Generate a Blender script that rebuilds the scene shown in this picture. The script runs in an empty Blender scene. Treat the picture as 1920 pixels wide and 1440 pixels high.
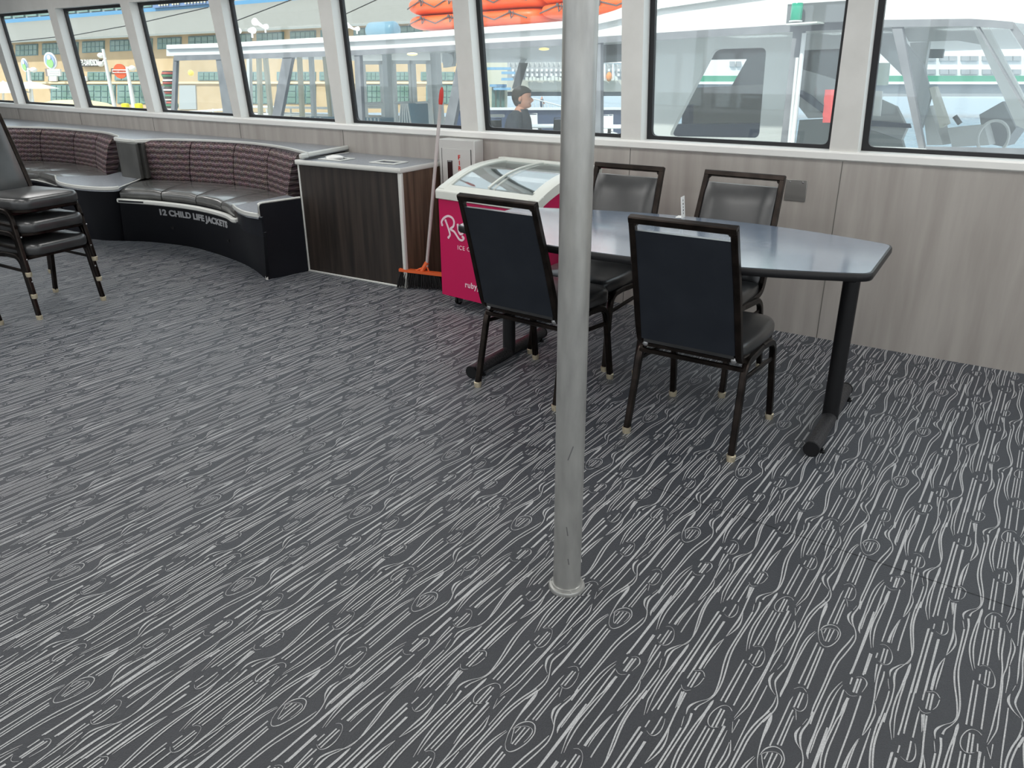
import bpy, bmesh, math, random
import numpy as np
from mathutils import Vector, Matrix
random.seed(7)
S = bpy.context.scene
COL = S.collection
R = math.radians

# ---------------------------------------------------------------- camera
CH = 1.5                      # eye height
FPX, PITCH, ROLL = 1480.0, R(22.53), R(-.396)
cam_d = bpy.data.cameras.new('camera'); cam = bpy.data.objects.new('camera', cam_d); COL.objects.link(cam)
cam_d.lens = FPX / 1920 * 36; cam_d.sensor_width = 36; cam_d.clip_end = 2000
_F = Vector((0, math.cos(PITCH), -math.sin(PITCH))); _R0 = Vector((1, 0, 0)); _U0 = _R0.cross(_F)
_R = math.cos(ROLL) * _R0 + math.sin(ROLL) * _U0; _U = -math.sin(ROLL) * _R0 + math.cos(ROLL) * _U0
CP = Vector((0, 0, CH))
cam.matrix_world = Matrix(((_R.x, _U.x, -_F.x, 0), (_R.y, _U.y, -_F.y, 0), (_R.z, _U.z, -_F.z, CH), (0, 0, 0, 1)))
S.camera = cam

# ---------------------------------------------------------------- light
S.view_settings.view_transform = 'Standard'; S.view_settings.look = 'None'
S.view_settings.gamma = 1; S.view_settings.use_curve_mapping = False
S.view_settings.exposure = 0.0
w = bpy.data.worlds.new('World'); S.world = w; w.use_nodes = True
_bg = w.node_tree.nodes['Background']; _bg.inputs[1].default_value = 1.75
_bg.inputs[0].default_value = (0.88, 0.94, 1.0, 1)
sun_d = bpy.data.lights.new('sun', 'SUN'); sun = bpy.data.objects.new('sun', sun_d); COL.objects.link(sun)
sun_d.energy = 4.2; sun_d.angle = R(1.5); sun_d.color = (1, .96, .88)
sun.rotation_euler = Vector((-.45, -.50, .74)).to_track_quat('Z', 'Y').to_euler()

# added fill lights below the ceiling, brightening the saloon (rows parallel to the windows)
for _i in range(7):
    for _j in range(4):
        _l = bpy.data.lights.new('ceiling_fill', 'AREA'); _l.shape = 'RECTANGLE'; _l.size = 1.3; _l.size_y = .5; _l.energy = 14.5; _l.color = (1, .985, .96)
        _o = bpy.data.objects.new('ceiling_fill', _l); COL.objects.link(_o)
        _a, _n = -9.0 + _i * 2.2, 3.4 - _j * 1.9
        _o.location = (.819 * _a + .574 * _n, -.574 * _a + .819 * _n, 2.40); _o.rotation_euler = (0, 0, R(-35))

# ---------------------------------------------------------------- measuring helpers
def ray(px, py): return _F + _R * ((px - 960) / FPX) - _U * ((py - 720) / FPX)
def at(px, py, z=0.0):
    d = ray(px, py); return CP + d * ((z - CH) / d.z)
def wy(x): return 5.49 - .705 * x + .006 * x * x       # plan line of the window wall
def wn(x):                                              # unit normal pointing outboard
    s = -.705 + .012 * x; n = Vector((-s, 1, 0)); return n.normalized()
def onwall(px, py, o=0.0):
    d = ray(px, py); lo, hi = .5, 60.0
    f = lambda t: (CP + d * t).y - wy((CP + d * t).x) - o * 1.22
    for _ in range(60):
        m = (lo + hi) / 2
        if f(m) > 0: hi = m
        else: lo = m
    p = CP + d * lo; return p
def wp(x, z, o=0.0):
    n = wn(x); return Vector((x, wy(x), z)) + n * o
def onplane(px, py, p0, n):
    d = ray(px, py); t = (Vector(p0) - CP).dot(n) / d.dot(n); return CP + d * t

# ---------------------------------------------------------------- materials
def mat(name, col, rough=.5, metal=0, spec=.5, emit=None, coat=0, alpha=None):
    m = bpy.data.materials.new(name); m.use_nodes = True; b = m.node_tree.nodes['Principled BSDF']
    b.inputs['Base Color'].default_value = (*col, 1); b.inputs['Roughness'].default_value = rough
    b.inputs['Metallic'].default_value = metal; b.inputs['Specular IOR Level'].default_value = spec
    if coat: b.inputs['Coat Weight'].default_value = coat; b.inputs['Coat Roughness'].default_value = .15
    if emit: b.inputs['Emission Color'].default_value = (*emit[0], 1); b.inputs['Emission Strength'].default_value = emit[1]
    return m
def noisy(name, c1, c2, scale=(1, 1, 1), nscale=5, rough=.5, metal=0, spec=.5, detail=4, bump=0, lo=.3, hi=.7, bscale=None, rot=(0, 0, 0)):
    m = mat(name, c1, rough, metal, spec); nt = m.node_tree; b = nt.nodes['Principled BSDF']
    tc = nt.nodes.new('ShaderNodeTexCoord'); mp = nt.nodes.new('ShaderNodeMapping'); mp.inputs['Scale'].default_value = scale
    mp.inputs['Rotation'].default_value = rot
    nz = nt.nodes.new('ShaderNodeTexNoise'); nz.inputs['Scale'].default_value = nscale; nz.inputs['Detail'].default_value = detail
    rp = nt.nodes.new('ShaderNodeValToRGB'); rp.color_ramp.elements[0].position = lo; rp.color_ramp.elements[1].position = hi
    rp.color_ramp.elements[0].color = (*c1, 1); rp.color_ramp.elements[1].color = (*c2, 1)
    L = nt.links.new; L(tc.outputs['Object'], mp.inputs[0]); L(mp.outputs[0], nz.inputs['Vector']); L(nz.outputs['Fac'], rp.inputs[0]); L(rp.outputs[0], b.inputs['Base Color'])
    if bump:
        bp = nt.nodes.new('ShaderNodeBump'); bp.inputs['Strength'].default_value = bump; bp.inputs['Distance'].default_value = .01
        if bscale:
            n2 = nt.nodes.new('ShaderNodeTexNoise'); n2.inputs['Scale'].default_value = bscale; L(tc.outputs['Object'], n2.inputs['Vector']); L(n2.outputs['Fac'], bp.inputs['Height'])
        else: L(nz.outputs['Fac'], bp.inputs['Height'])
        L(bp.outputs[0], b.inputs['Normal'])
    return m
def glass(name, tint=(1, 1, 1), gloss=.06, haze=.0, hcol=(.9, .93, .95)):
    m = bpy.data.materials.new(name); m.use_nodes = True; nt = m.node_tree; nt.nodes.clear(); L = nt.links.new
    o = nt.nodes.new('ShaderNodeOutputMaterial'); t = nt.nodes.new('ShaderNodeBsdfTransparent'); t.inputs[0].default_value = (*tint, 1)
    g = nt.nodes.new('ShaderNodeBsdfGlossy'); g.inputs['Roughness'].default_value = .02
    x = nt.nodes.new('ShaderNodeMixShader'); x.inputs[0].default_value = gloss
    L(t.outputs[0], x.inputs[1]); L(g.outputs[0], x.inputs[2]); last = x
    if haze:
        d = nt.nodes.new('ShaderNodeBsdfTranslucent'); d.inputs[0].default_value = (*hcol, 1)
        y = nt.nodes.new('ShaderNodeMixShader'); y.inputs[0].default_value = haze
        L(x.outputs[0], y.inputs[1]); L(d.outputs[0], y.inputs[2]); last = y
    L(last.outputs[0], o.inputs[0]); return m

M = {}
M['carpet'] = noisy('carpet', (.011, .012, .015), (.021, .023, .027), nscale=260, rough=.50, spec=.55, bump=.25, detail=2)
M['carpet_line'] = noisy('carpet_line', (.29, .295, .30), (.47, .475, .475), nscale=300, rough=.6, spec=.5, detail=2)
M['seam'] = mat('seam', (.006, .006, .007), .9)
M['panel'] = noisy('panel', (.31, .285, .262), (.42, .395, .365), scale=(6, 6, .55), nscale=2.2, rough=.42, detail=6, lo=.3, hi=.75)
M['paint'] = noisy('paint', (.60, .595, .565), (.66, .655, .625), nscale=6, rough=.42)
M['sillwhite_jamblight'] = mat('sillwhite_jamblight', (.80, .80, .77), .35)
M['rubber'] = mat('rubber', (.006, .006, .008), .45)
M['winglass'] = glass('winglass', (.93, .97, .97), .05, .02)
M['ceiling'] = mat('ceiling', (.62, .62, .60), .8)
M['frame'] = noisy('chair_frame', (.010, .008, .007), (.034, .026, .022), nscale=14, rough=.30, metal=.85, detail=5)
M['vinyl'] = noisy('vinyl', (.020, .021, .022), (.036, .037, .038), nscale=9, rough=.30, spec=.7, bump=.015)
for k_ in ('vinyl',):
    b_ = M[k_].node_tree.nodes['Principled BSDF']; b_.inputs['Coat Weight'].default_value = .3; b_.inputs['Coat Roughness'].default_value = .25
for k_ in ('carpet', 'carpet_line'):
    b_ = M[k_].node_tree.nodes['Principled BSDF']; b_.inputs['Sheen Weight'].default_value = .20; b_.inputs['Sheen Tint'].default_value = (.74, .84, 1, 1); b_.inputs['Sheen Roughness'].default_value = .45
M['vinylback'] = noisy('vinylback', (.010, .013, .019), (.016, .020, .027), nscale=7, rough=.62, spec=.25)
M['brass'] = mat('brass', (.85, .75, .55), .3, .8)
M['steel'] = mat('steel', (.52, .52, .52), .3, 1)
M['black'] = mat('black', (.006, .006, .007), .42, spec=.35)
M['tabletop'] = noisy('tabletop', (.13, .175, .24), (.22, .27, .35), scale=(2, 14, 2), nscale=9, rough=.20, spec=1.0, detail=6, rot=(0, 0, R(32)))
M['tabletop'].node_tree.nodes['Principled BSDF'].inputs['Coat Weight'].default_value = .8
M['tabletop'].node_tree.nodes['Principled BSDF'].inputs['Coat IOR'].default_value = 1.7
M['tabletop'].node_tree.nodes['Principled BSDF'].inputs['Coat Roughness'].default_value = .12
M['counter'] = noisy('counter', (.20, .22, .25), (.30, .32, .35), nscale=60, rough=.28, spec=.6, detail=3)
M['edging'] = mat('edging', (.62, .63, .60), .35)
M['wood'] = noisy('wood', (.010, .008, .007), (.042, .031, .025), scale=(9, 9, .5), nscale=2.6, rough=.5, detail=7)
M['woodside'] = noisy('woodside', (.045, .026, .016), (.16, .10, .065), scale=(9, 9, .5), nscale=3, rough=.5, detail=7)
M['benchnavy'] = mat('benchnavy', (.005, .006, .010), .5, spec=.35)
M['benchgrey'] = noisy('benchgrey', (.055, .055, .052), (.085, .085, .08), nscale=4, rough=.4)
M['pink'] = mat('pink', (.52, .004, .085), .35)
M['white'] = mat('white', (.82, .82, .80), .4)
M['freezer'] = mat('freezer_plastic', (.66, .68, .63), .35)
M['red'] = mat('red', (.55, .03, .02), .4)
M['orange'] = mat('orange', (.75, .13, .03), .45)
M['handle'] = noisy('handle', (.42, .38, .37), (.55, .50, .49), nscale=8, rough=.4)
M['bristle'] = mat('bristle', (.010, .010, .011), .8)

# ---------------------------------------------------------------- mesh builder
class MB:
    def __init__(s): s.v = []; s.f = []; s.m = []
    def add(s, vs, fs, mi=0):
        b = len(s.v); s.v += [tuple(v) for v in vs]; s.f += [tuple(b + i for i in f) for f in fs]; s.m += [mi] * len(fs); return s
    def box(s, c, d, rz=0, mi=0, mx=None):
        hx, hy, hz = d[0] / 2, d[1] / 2, d[2] / 2; c = Vector(c); rot = mx or Matrix.Rotation(rz, 3, 'Z')
        vs = [c + rot @ Vector((x * hx, y * hy, z * hz)) for z in (-1, 1) for x, y in ((-1, -1), (1, -1), (1, 1), (-1, 1))]
        return s.add(vs, [(3, 2, 1, 0), (4, 5, 6, 7), (0, 1, 5, 4), (1, 2, 6, 5), (2, 3, 7, 6), (3, 0, 4, 7)], mi)
    def prism(s, poly, z0, z1, mi=0, z0s=None, z1s=None):
        n = len(poly); a = [(p[0], p[1], z0s[i] if z0s else z0) for i, p in enumerate(poly)]; b = [(p[0], p[1], z1s[i] if z1s else z1) for i, p in enumerate(poly)]
        return s.add(a + b, [tuple(range(n - 1, -1, -1)), tuple(range(n, 2 * n))] + [(i, (i + 1) % n, n + (i + 1) % n, n + i) for i in range(n)], mi)
    def loft(s, rings, close=True, cap=True, mi=0):
        n = len(rings[0]); vs = [p for r in rings for p in r]; fs = []
        for k in range(len(rings) - 1):
            for i in range(n if close else n - 1):
                j = (i + 1) % n; fs.append((k * n + i, k * n + j, (k + 1) * n + j, (k + 1) * n + i))
        if cap: fs += [tuple(range(n - 1, -1, -1)), tuple((len(rings) - 1) * n + i for i in range(n))]
        return s.add(vs, fs, mi)
    def tube(s, path, r, n=8, mi=0, side=None, prof=None, closed=False):
        """round tube, or any profile (list of (a,b)) swept along a path"""
        P = [Vector(p) for p in path]; rings = []; prev = None; N = len(P)
        for i, p in enumerate(P):
            if closed: t = (P[(i + 1) % N] - P[i - 1]).normalized()
            else:
                t = (P[min(i + 1, N - 1)] - P[max(i - 1, 0)]).normalized()
            if side is not None: a = Vector(side); a = (a - t * a.dot(t)).normalized()
            else:
                if prev is None: prev = Vector((0, 0, 1)) if abs(t.z) < .9 else Vector((1, 0, 0))
                a = (prev - t * prev.dot(t)).normalized(); prev = a
            b = t.cross(a); rr = r[i] if isinstance(r, (list, tuple)) else r
            # mitre so that corners keep their width
            if prof: rings.append([p + a * (x * (rr or 1)) + b * (y * (rr or 1)) for x, y in prof])
            else: rings.append([p + a * (rr * math.cos(2 * math.pi * k / n)) + b * (rr * math.sin(2 * math.pi * k / n)) for k in range(n)])
        if closed: rings.append(rings[0]); return s.loft(rings, cap=False, mi=mi)
        return s.loft(rings, mi=mi)
    def lathe(s, prof, c=(0, 0, 0), n=20, mi=0, mx=None):
        c = Vector(c); mx = mx or Matrix.Identity(3)
        return s.loft([[c + mx @ Vector((r * math.cos(2 * math.pi * k / n), r * math.sin(2 * math.pi * k / n), z)) for k in range(n)] for r, z in prof], mi=mi)
    def ball(s, c, r, n=12, mi=0, mx=None):
        if not isinstance(r, (tuple, list)): r = (r, r, r)
        m = Matrix.Diagonal(Vector(r)); m = (mx @ m) if mx else m
        h = n // 2
        return s.lathe([(max(math.sin(math.pi * k / h), .02), -math.cos(math.pi * k / h)) for k in range(h + 1)], c, n, mi, m)
    def build(s, name, m, parent=None, smooth=False, bevel=0, loc=None, rz=0, seg=2, sub=0):
        me = bpy.data.meshes.new(name); me.from_pydata(s.v, [], s.f)
        ms = m if isinstance(m, (list, tuple)) else [m]
        for q in ms: me.materials.append(q)
        if len(ms) > 1: me.polygons.foreach_set('material_index', s.m)
        bm = bmesh.new(); bm.from_mesh(me); bmesh.ops.recalc_face_normals(bm, faces=bm.faces); bm.to_mesh(me); bm.free()
        if smooth:
            me.polygons.foreach_set('use_smooth', [True] * len(me.polygons))
            try: me.set_sharp_from_angle(angle=R(42))
            except Exception: pass
        o = bpy.data.objects.new(name, me); COL.objects.link(o)
        if parent: o.parent = parent
        if loc is not None: o.location = loc
        o.rotation_euler.z = rz
        if bevel:
            b = o.modifiers.new('b', 'BEVEL'); b.width = bevel; b.segments = seg; b.limit_method = 'ANGLE'; b.angle_limit = R(40)
            if not smooth: me.polygons.foreach_set('use_smooth', [True] * len(me.polygons)); me.set_sharp_from_angle(angle=R(35))
        if sub:
            q = o.modifiers.new('s', 'SUBSURF'); q.levels = q.render_levels = sub
        return o
def tag(o, label=None, cat=None, group=None, kind=None):
    if label: o['label'] = label
    if cat: o['category'] = cat
    if group: o['group'] = group
    if kind: o['kind'] = kind
    return o
def empty(name, loc=(0, 0, 0), rz=0, label=None, cat=None, group=None, kind=None):
    o = bpy.data.objects.new(name, None); COL.objects.link(o); o.location = loc; o.rotation_euler = (0, 0, rz); o.empty_display_size = .1
    return tag(o, label, cat, group, kind)
def kids(o): return [c for c in bpy.data.objects if c.parent == o]
def copy_tree(o, parent=None):
    c = o.copy(); COL.objects.link(c)
    if parent: c.parent = parent
    for ch in kids(o): copy_tree(ch, c)
    return c
def arc(c, r, a0, a1, n, f):
    """points on an arc, f maps (u,v) to 3D"""
    return [f(c[0] + r * math.cos(R(a0 + (a1 - a0) * i / n)), c[1] + r * math.sin(R(a0 + (a1 - a0) * i / n))) for i in range(n + 1)]
def fillet(pts, rad, n=5):
    """round the inner corners of a polyline"""
    P = [Vector(p) for p in pts]; out = [P[0]]
    for i in range(1, len(P) - 1):
        a, b, c = P[i - 1], P[i], P[i + 1]; u = (a - b); v = (c - b); r = min(rad, u.length * .49, v.length * .49)
        A = b + u.normalized() * r; B = b + v.normalized() * r
        for k in range(n + 1):
            t = k / n; out.append(A * (1 - t) ** 2 + b * 2 * t * (1 - t) + B * t * t)
    return out + [P[-1]]
def smooth_curve(pts, n=6):
    P = [Vector(p) for p in pts]; out = []
    for i in range(len(P) - 1):
        p0 = P[i - 1] if i else P[0] * 2 - P[1]; p1 = P[i]; p2 = P[i + 1]; p3 = P[i + 2] if i + 2 < len(P) else P[i + 1] * 2 - P[i]
        for k in range(n):
            t = k / n; out.append(.5 * ((2 * p1) + (p2 - p0) * t + (2 * p0 - 5 * p1 + 4 * p2 - p3) * t * t + (3 * p1 - p0 - 3 * p2 + p3) * t ** 3))
    return out + [P[-1]]
def rect_prof(w_, h_, r=.004):
    return [(w_ / 2 - r, -h_ / 2), (w_ / 2, -h_ / 2 + r), (w_ / 2, h_ / 2 - r), (w_ / 2 - r, h_ / 2), (-w_ / 2 + r, h_ / 2), (-w_ / 2, h_ / 2 - r), (-w_ / 2, -h_ / 2 + r), (-w_ / 2 + r, -h_ / 2)]
def text_mb(body, size, extrude=.001, bold=0, align='LEFT', space=1):
    cu = bpy.data.curves.new('t', 'FONT'); cu.body = body; cu.size = size; cu.extrude = extrude; cu.offset = bold; cu.align_x = align; cu.space_character = space
    o = bpy.data.objects.new('t', cu); COL.objects.link(o); dg = bpy.context.evaluated_depsgraph_get(); me = bpy.data.meshes.new_from_object(o.evaluated_get(dg))
    b = MB(); b.v = [tuple(v.co) for v in me.vertices]; b.f = [tuple(p.vertices) for p in me.polygons]; b.m = [0] * len(b.f)
    bpy.data.objects.remove(o); bpy.data.curves.remove(cu); bpy.data.meshes.remove(me); return b
def text_on(body, size, origin, xdir, updir, m, parent=None, name='lettering', extrude=.001, bold=0, align='LEFT', sx=1, space=1):
    b = text_mb(body, size, extrude, bold, align, space); X = Vector(xdir).normalized(); U = Vector(updir).normalized(); N = X.cross(U); O = Vector(origin)
    b.v = [tuple(O + X * (v[0] * sx) + U * v[1] + N * v[2]) for v in b.v]; return b.build(name, m, parent)

# ================================================================ ROOM
def wall_poly(x0, x1, n, o): return [wp(x0 + (x1 - x0) * i / n, 0, o) for i in range(n + 1)]
XL, XR = -10.5, 5.2
# ---- floor with the woven wood-grain pattern: one tile, half-drop repeat
STROKES = """24239 -2965 21 22394 -2946 20
24115 -2844 21 22414 -2807 20
24087 -2763 21 22328 -2717 20
22135 -2993 6 22271 -2900 9 22301 -2800 12 22199 -2693 12
22150 -2659 6 21943 -2596 8 21729 -2574 11 21583 -2585 12 21464 -2644 13 21457 -2747 12 21511 -2846 6
22114 -2819 22 21516 -2813 21
22129 -2743 18 21537 -2730 20
21856 -2936 6 21636 -2946 18
21636 -2946 18 20721 -2934 19 20000 -2932 19
21416 -2807 18 21097 -2809 19 20124 -2795 19
21190 -2736 6 21147 -2735 15 20146 -2716 19
21440 -2746 6 21287 -2693 10 21133 -2646 6
19608 -3041 6 19830 -2998 17 19982 -2902 24 20046 -2784 27 20012 -2659 21 19875 -2563 16 19749 -2522 14 19508 -2521 14 19293 -2566 15 19114 -2635 18 19016 -2724 21 19030 -2825 15 19143 -2928 6
20977 -3188 6 20783 -3174 45 20460 -3160 44 20143 -3147 25 19816 -3112 16 19563 -3071 13 19355 -3016 7 19143 -2928 6
19632 -3014 6 19729 -2972 9 19847 -2852 10 19892 -2730 11 19860 -2630 14 19769 -2584 14 19593 -2574 8 19430 -2591 6
19637 -3007 13 19421 -2918 10 19229 -2824 6
19829 -2814 19 19233 -2795 18
19865 -2715 17 19250 -2726 18
19780 -2910 16 19541 -2920 13
25127 -2205 6 24968 -2222 18 24739 -2253 21 24267 -2346 23 23873 -2396 23 23509 -2414 22 23130 -2408 22 22685 -2404 22 22211 -2409 21 21821 -2412 21 21485 -2399 9
26812 -2381 19 26420 -2377 21 26093 -2423 26 25871 -2420 31 25612 -2346 22 25384 -2234 15 25176 -2163 17 24907 -2127 18 24506 -2172 20 24097 -2240 19 23805 -2292 19 23461 -2314 21 23073 -2325 20 22663 -2329 20 22189 -2335 20 21801 -2339 20 21491 -2341 19 21196 -2328 19
20978 -2499 6 20785 -2531 28 20658 -2527 33 20477 -2461 25 20374 -2379 14 20278 -2288 6
21324 -2432 7 21069 -2477 6
21660 -3200 9 21811 -3216 31 22100 -3219 26 22494 -3242 21 23053 -3265 21 23678 -3281 21 24052 -3273 20 24373 -3232 17 24679 -3143 6
21855 -3204 8 22226 -3195 17 22666 -3210 19 23197 -3225 20 23786 -3212 20 24191 -3191 18 24495 -3144 12 24662 -3105 6
23089 -2035 6 22851 -2103 12 22480 -2169 18 22075 -2190 20 21631 -2183 20 21301 -2173 21 20945 -2164 23 20532 -2158 32 20262 -2140 31 20110 -2082 6
22975 -2001 6 22626 -2059 14 22106 -2093 18 21686 -2101 19 21317 -2100 18 20979 -2113 17 20571 -2100 16 20309 -2093 10
26201 -3221 19 25709 -3334 21 25162 -3410 21 24676 -3416 21 24202 -3423 20 23911 -3421 20 23326 -3386 19 22834 -3388 21 22518 -3431 24 22249 -3465 27 22086 -3458 22 21881 -3381 15 21678 -3280 15 21434 -3194 17 21157 -3181 18 20804 -3249 19 20611 -3295 18
21619 -3288 6 21349 -3268 17 21067 -3299 18 20704 -3366 19
26233 -3278 21 25722 -3417 23 25193 -3496 22 24705 -3501 22 24194 -3498 22 23862 -3495 20 23341 -3484 19 22924 -3485 6
22428 -3593 6 22240 -3618 30 22064 -3601 34 21865 -3513 25 21746 -3419 14 21658 -3325 6
22831 -3508 8 22584 -3558 6
23449 -1778 6 23529 -1687 11 23519 -1580 17 23389 -1496 19 23225 -1494 12 22983 -1529 6
22793 -1891 6 22718 -1816 11 22706 -1711 12 22793 -1598 6
23424 -1720 27 22859 -1713 26
23471 -1650 22 22868 -1646 23
23390 -1855 22 23105 -1846 19
26497 -1957 22 25581 -1941 23 24791 -1930 23 23921 -1917 22 23480 -1933 20
24601 -1670 23 23637 -1644 24
22821 -1931 6 22677 -1930 21 21416 -1903 21 21098 -1913 20 20362 -1901 20 19723 -1894 19 19027 -1900 19 18347 -1902 17
19411 -1624 19 18509 -1611 18
22585 -1774 35 22237 -1794 35 21922 -1801 22 21697 -1833 19 21199 -1859 19 20778 -1873 19 20441 -1860 19 20160 -1823 17 19901 -1761 11 19648 -1692 6
22574 -1764 11 22196 -1752 17 21832 -1758 18 21303 -1764 18 20781 -1775 18 20445 -1764 19 20160 -1733 18 19915 -1696 12 19706 -1649 6
22839 -1529 21 21684 -1506 21 20814 -1506 20 20091 -1502 18
19928 -1525 6 19989 -1443 12 19975 -1346 12 19879 -1251 6 19716 -1174 8 19516 -1134 14 19309 -1151 16 19187 -1227 15 19174 -1330 11 19230 -1433 6
19830 -1389 21 19230 -1372 20
19842 -1306 21 19206 -1283 20
19549 -1505 19 19317 -1504 18
20145 -1347 35 20418 -1351 34 20700 -1340 26 20997 -1315 17 21309 -1274 9 21388 -1243 6
20160 -1269 6 20402 -1285 14 20738 -1284 17 21054 -1277 14 21324 -1252 6
21872 -1090 6 21595 -1089 15 20867 -1092 20 20298 -1086 19 19936 -1068 18
24317 -1328 22 23826 -1318 21 23404 -1283 20 23003 -1234 19 22670 -1204 17 22335 -1189 20 21888 -1204 22 21538 -1212 6
22787 -1186 6 22615 -1131 11 22429 -1100 16 22187 -1107 19 21902 -1133 16 21642 -1178 10 21531 -1208 6
24087 -1212 17 23871 -1195 22 23428 -1192 19 22858 -1184 6
24271 -1426 22 23857 -1384 19 23532 -1339 6
22395 -984 19 21889 -992 20 21295 -966 23 20844 -899 21 20319 -793 19 20013 -733 15 19726 -720 9 19544 -772 9 19411 -899 13 19253 -990 24 19114 -1055 28 18975 -1081 23 18781 -1052 6
23417 -966 15 23118 -957 20 22624 -963 21 22141 -976 21
23858 -1075 6 23680 -1037 9 23489 -982 6
27761 -897 23 27055 -925 24 26574 -915 25 26139 -856 23 25730 -778 20 25356 -727 18 25039 -722 14 24787 -775 13 24545 -863 14 24343 -946 22 24103 -962 30 23894 -939 27 23700 -897 19 23425 -872 17 23041 -861 20 22582 -873 19 22246 -870 19
24791 -693 6 24647 -694 33 24358 -697 38 24007 -716 36 23790 -736 22 23619 -745 20 23316 -768 21 22891 -772 21 22529 -750 19 22333 -742 18 22148 -705 13 21786 -606 6
24508 -701 9 23838 -692 20 23400 -697 19 22879 -687 19 22539 -670 16 22170 -623 11 21870 -576 6
26572 -531 22 25495 -519 23 24405 -515 22 23556 -518 21 22394 -503 21 22019 -508 20
26472 -424 22 25402 -420 23 24319 -418 22 23618 -426 21 22453 -414 21 22139 -402 19
26238 -239 23 24944 -224 22 23867 -217 20 23548 -214 18
21970 -130 6 21796 -84 9 21593 -62 14 21424 -86 16 21320 -149 14 21319 -241 10 21381 -339 6
21997 -217 19 21654 -202 20 21346 -201 20
21712 -418 19 21454 -415 17
23145 -216 6 22920 -219 19 22131 -203 19
21412 -514 19 20799 -519 20 20076 -514 19 19331 -514 19 18461 -495 18
21284 -406 18 20694 -412 19 19783 -409 19 18526 -399 18
21066 -213 18 19944 -211 19 18760 -201 18
23895 -229 6 23950 -120 12 24019 -29 17 23987 58 17 23862 138 11
23803 140 12 23524 115 11 23349 51 6
23254 -259 6 23149 -184 12 23124 -84 13 23219 21 6
23905 -106 21 23285 -95 21
23930 -26 26 23291 -15 22
23773 -222 18 23547 -215 18
24046 -85 32 24465 -90 39 24887 -81 30 25263 -39 16 25536 29 6
24122 1 6 24375 -4 16 24834 10 20 25205 19 16 25536 29 6
25663 41 6 26050 64 22 26518 85 30 26929 64 23 27461 12 23 28242 -42 23
26939 80 6 26574 167 17 26253 183 25 25932 129 15 25666 44 6
28221 -142 23 27614 -59 6
23068 -101 21 22722 -65 19 22477 -38 6
27114 308 22 26215 309 23 25415 304 22 25005 321 24 24562 383 22 24119 477 21 23740 540 20 23415 564 15 23171 502 10 22975 350 13 22791 244 28 22606 202 26 22388 240 6
27494 226 6 27321 261 12 27149 296 6
27684 344 32 27324 395 25 26769 395 21 26020 380 22 25391 382 22 24957 418 22 24459 500 22 23974 576 21 23609 601 19 23325 581 15 23058 498 12 22835 396 18 22633 364 28
23209 632 10 23060 623 37 22740 609 33 22324 559 21 21871 531 21 21380 517 21 20989 543 21 20683 594 17 20396 661 9 20229 704 6
22943 620 10 22590 624 19 22110 612 19 21617 604 20 21154 616 21 20808 653 18 20530 697 11 20336 742 6
23125 1140 16 23212 1044 15 23199 922 13 23065 825 13 22838 754 13 22606 742 13 22444 784 14 22356 876 14 22378 964 13 22453 1051 6
23048 896 22 22368 912 21
23051 973 22 22412 991 21
22791 1087 17 22521 1107 16
22322 788 19 20517 799 19
22290 879 20 20636 894 19
22330 984 20 20652 999 19
20507 833 6 20584 899 9 20609 996 9 20548 1087 6 20364 1173 6 20183 1217 12 19927 1223 16 19780 1157 14 19758 1049 13 19828 932 6
20454 997 19 19857 1005 18
20445 1075 19 19833 1083 18
20192 879 18 19924 881 18
25040 763 19 23282 790 21
24927 870 20 23304 897 21
24923 1082 20 23316 1109 20
25156 -4021 33 24538 -4011 25 23990 -3991 22 23647 -3938 6
25064 -3922 6 24606 -3909 20 23962 -3906 22 23340 -3844 20 22831 -3827 18 22145 -3815 19 21497 -3843 19 20873 -3870 17 20350 -3922 6
24755 -3752 7 24338 -3726 18 23860 -3744 21 23441 -3755 18 23027 -3802 15 22588 -3783 18 22060 -3774 19 21477 -3765 19 20945 -3764 17 20591 -3827 12 20289 -3897 6
24824 -3749 9 24520 -3649 19 24273 -3632 20 23981 -3658 18 23583 -3695 6
23543 -3695 11 23131 -3677 19 22396 -3696 8
25394 -3905 6 25056 -3800 10
25559 -3796 16 25044 -3798 6
21863 -3598 14 21377 -3594 18 20274 -3597 18 19384 -3580 10"""
UP, VP, DROP = .5185, .518, -.2592
AZ = R(34.6); EU = np.array([math.sin(AZ), math.cos(AZ)]); EV = np.array([math.cos(AZ), -math.sin(AZ)])
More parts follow.
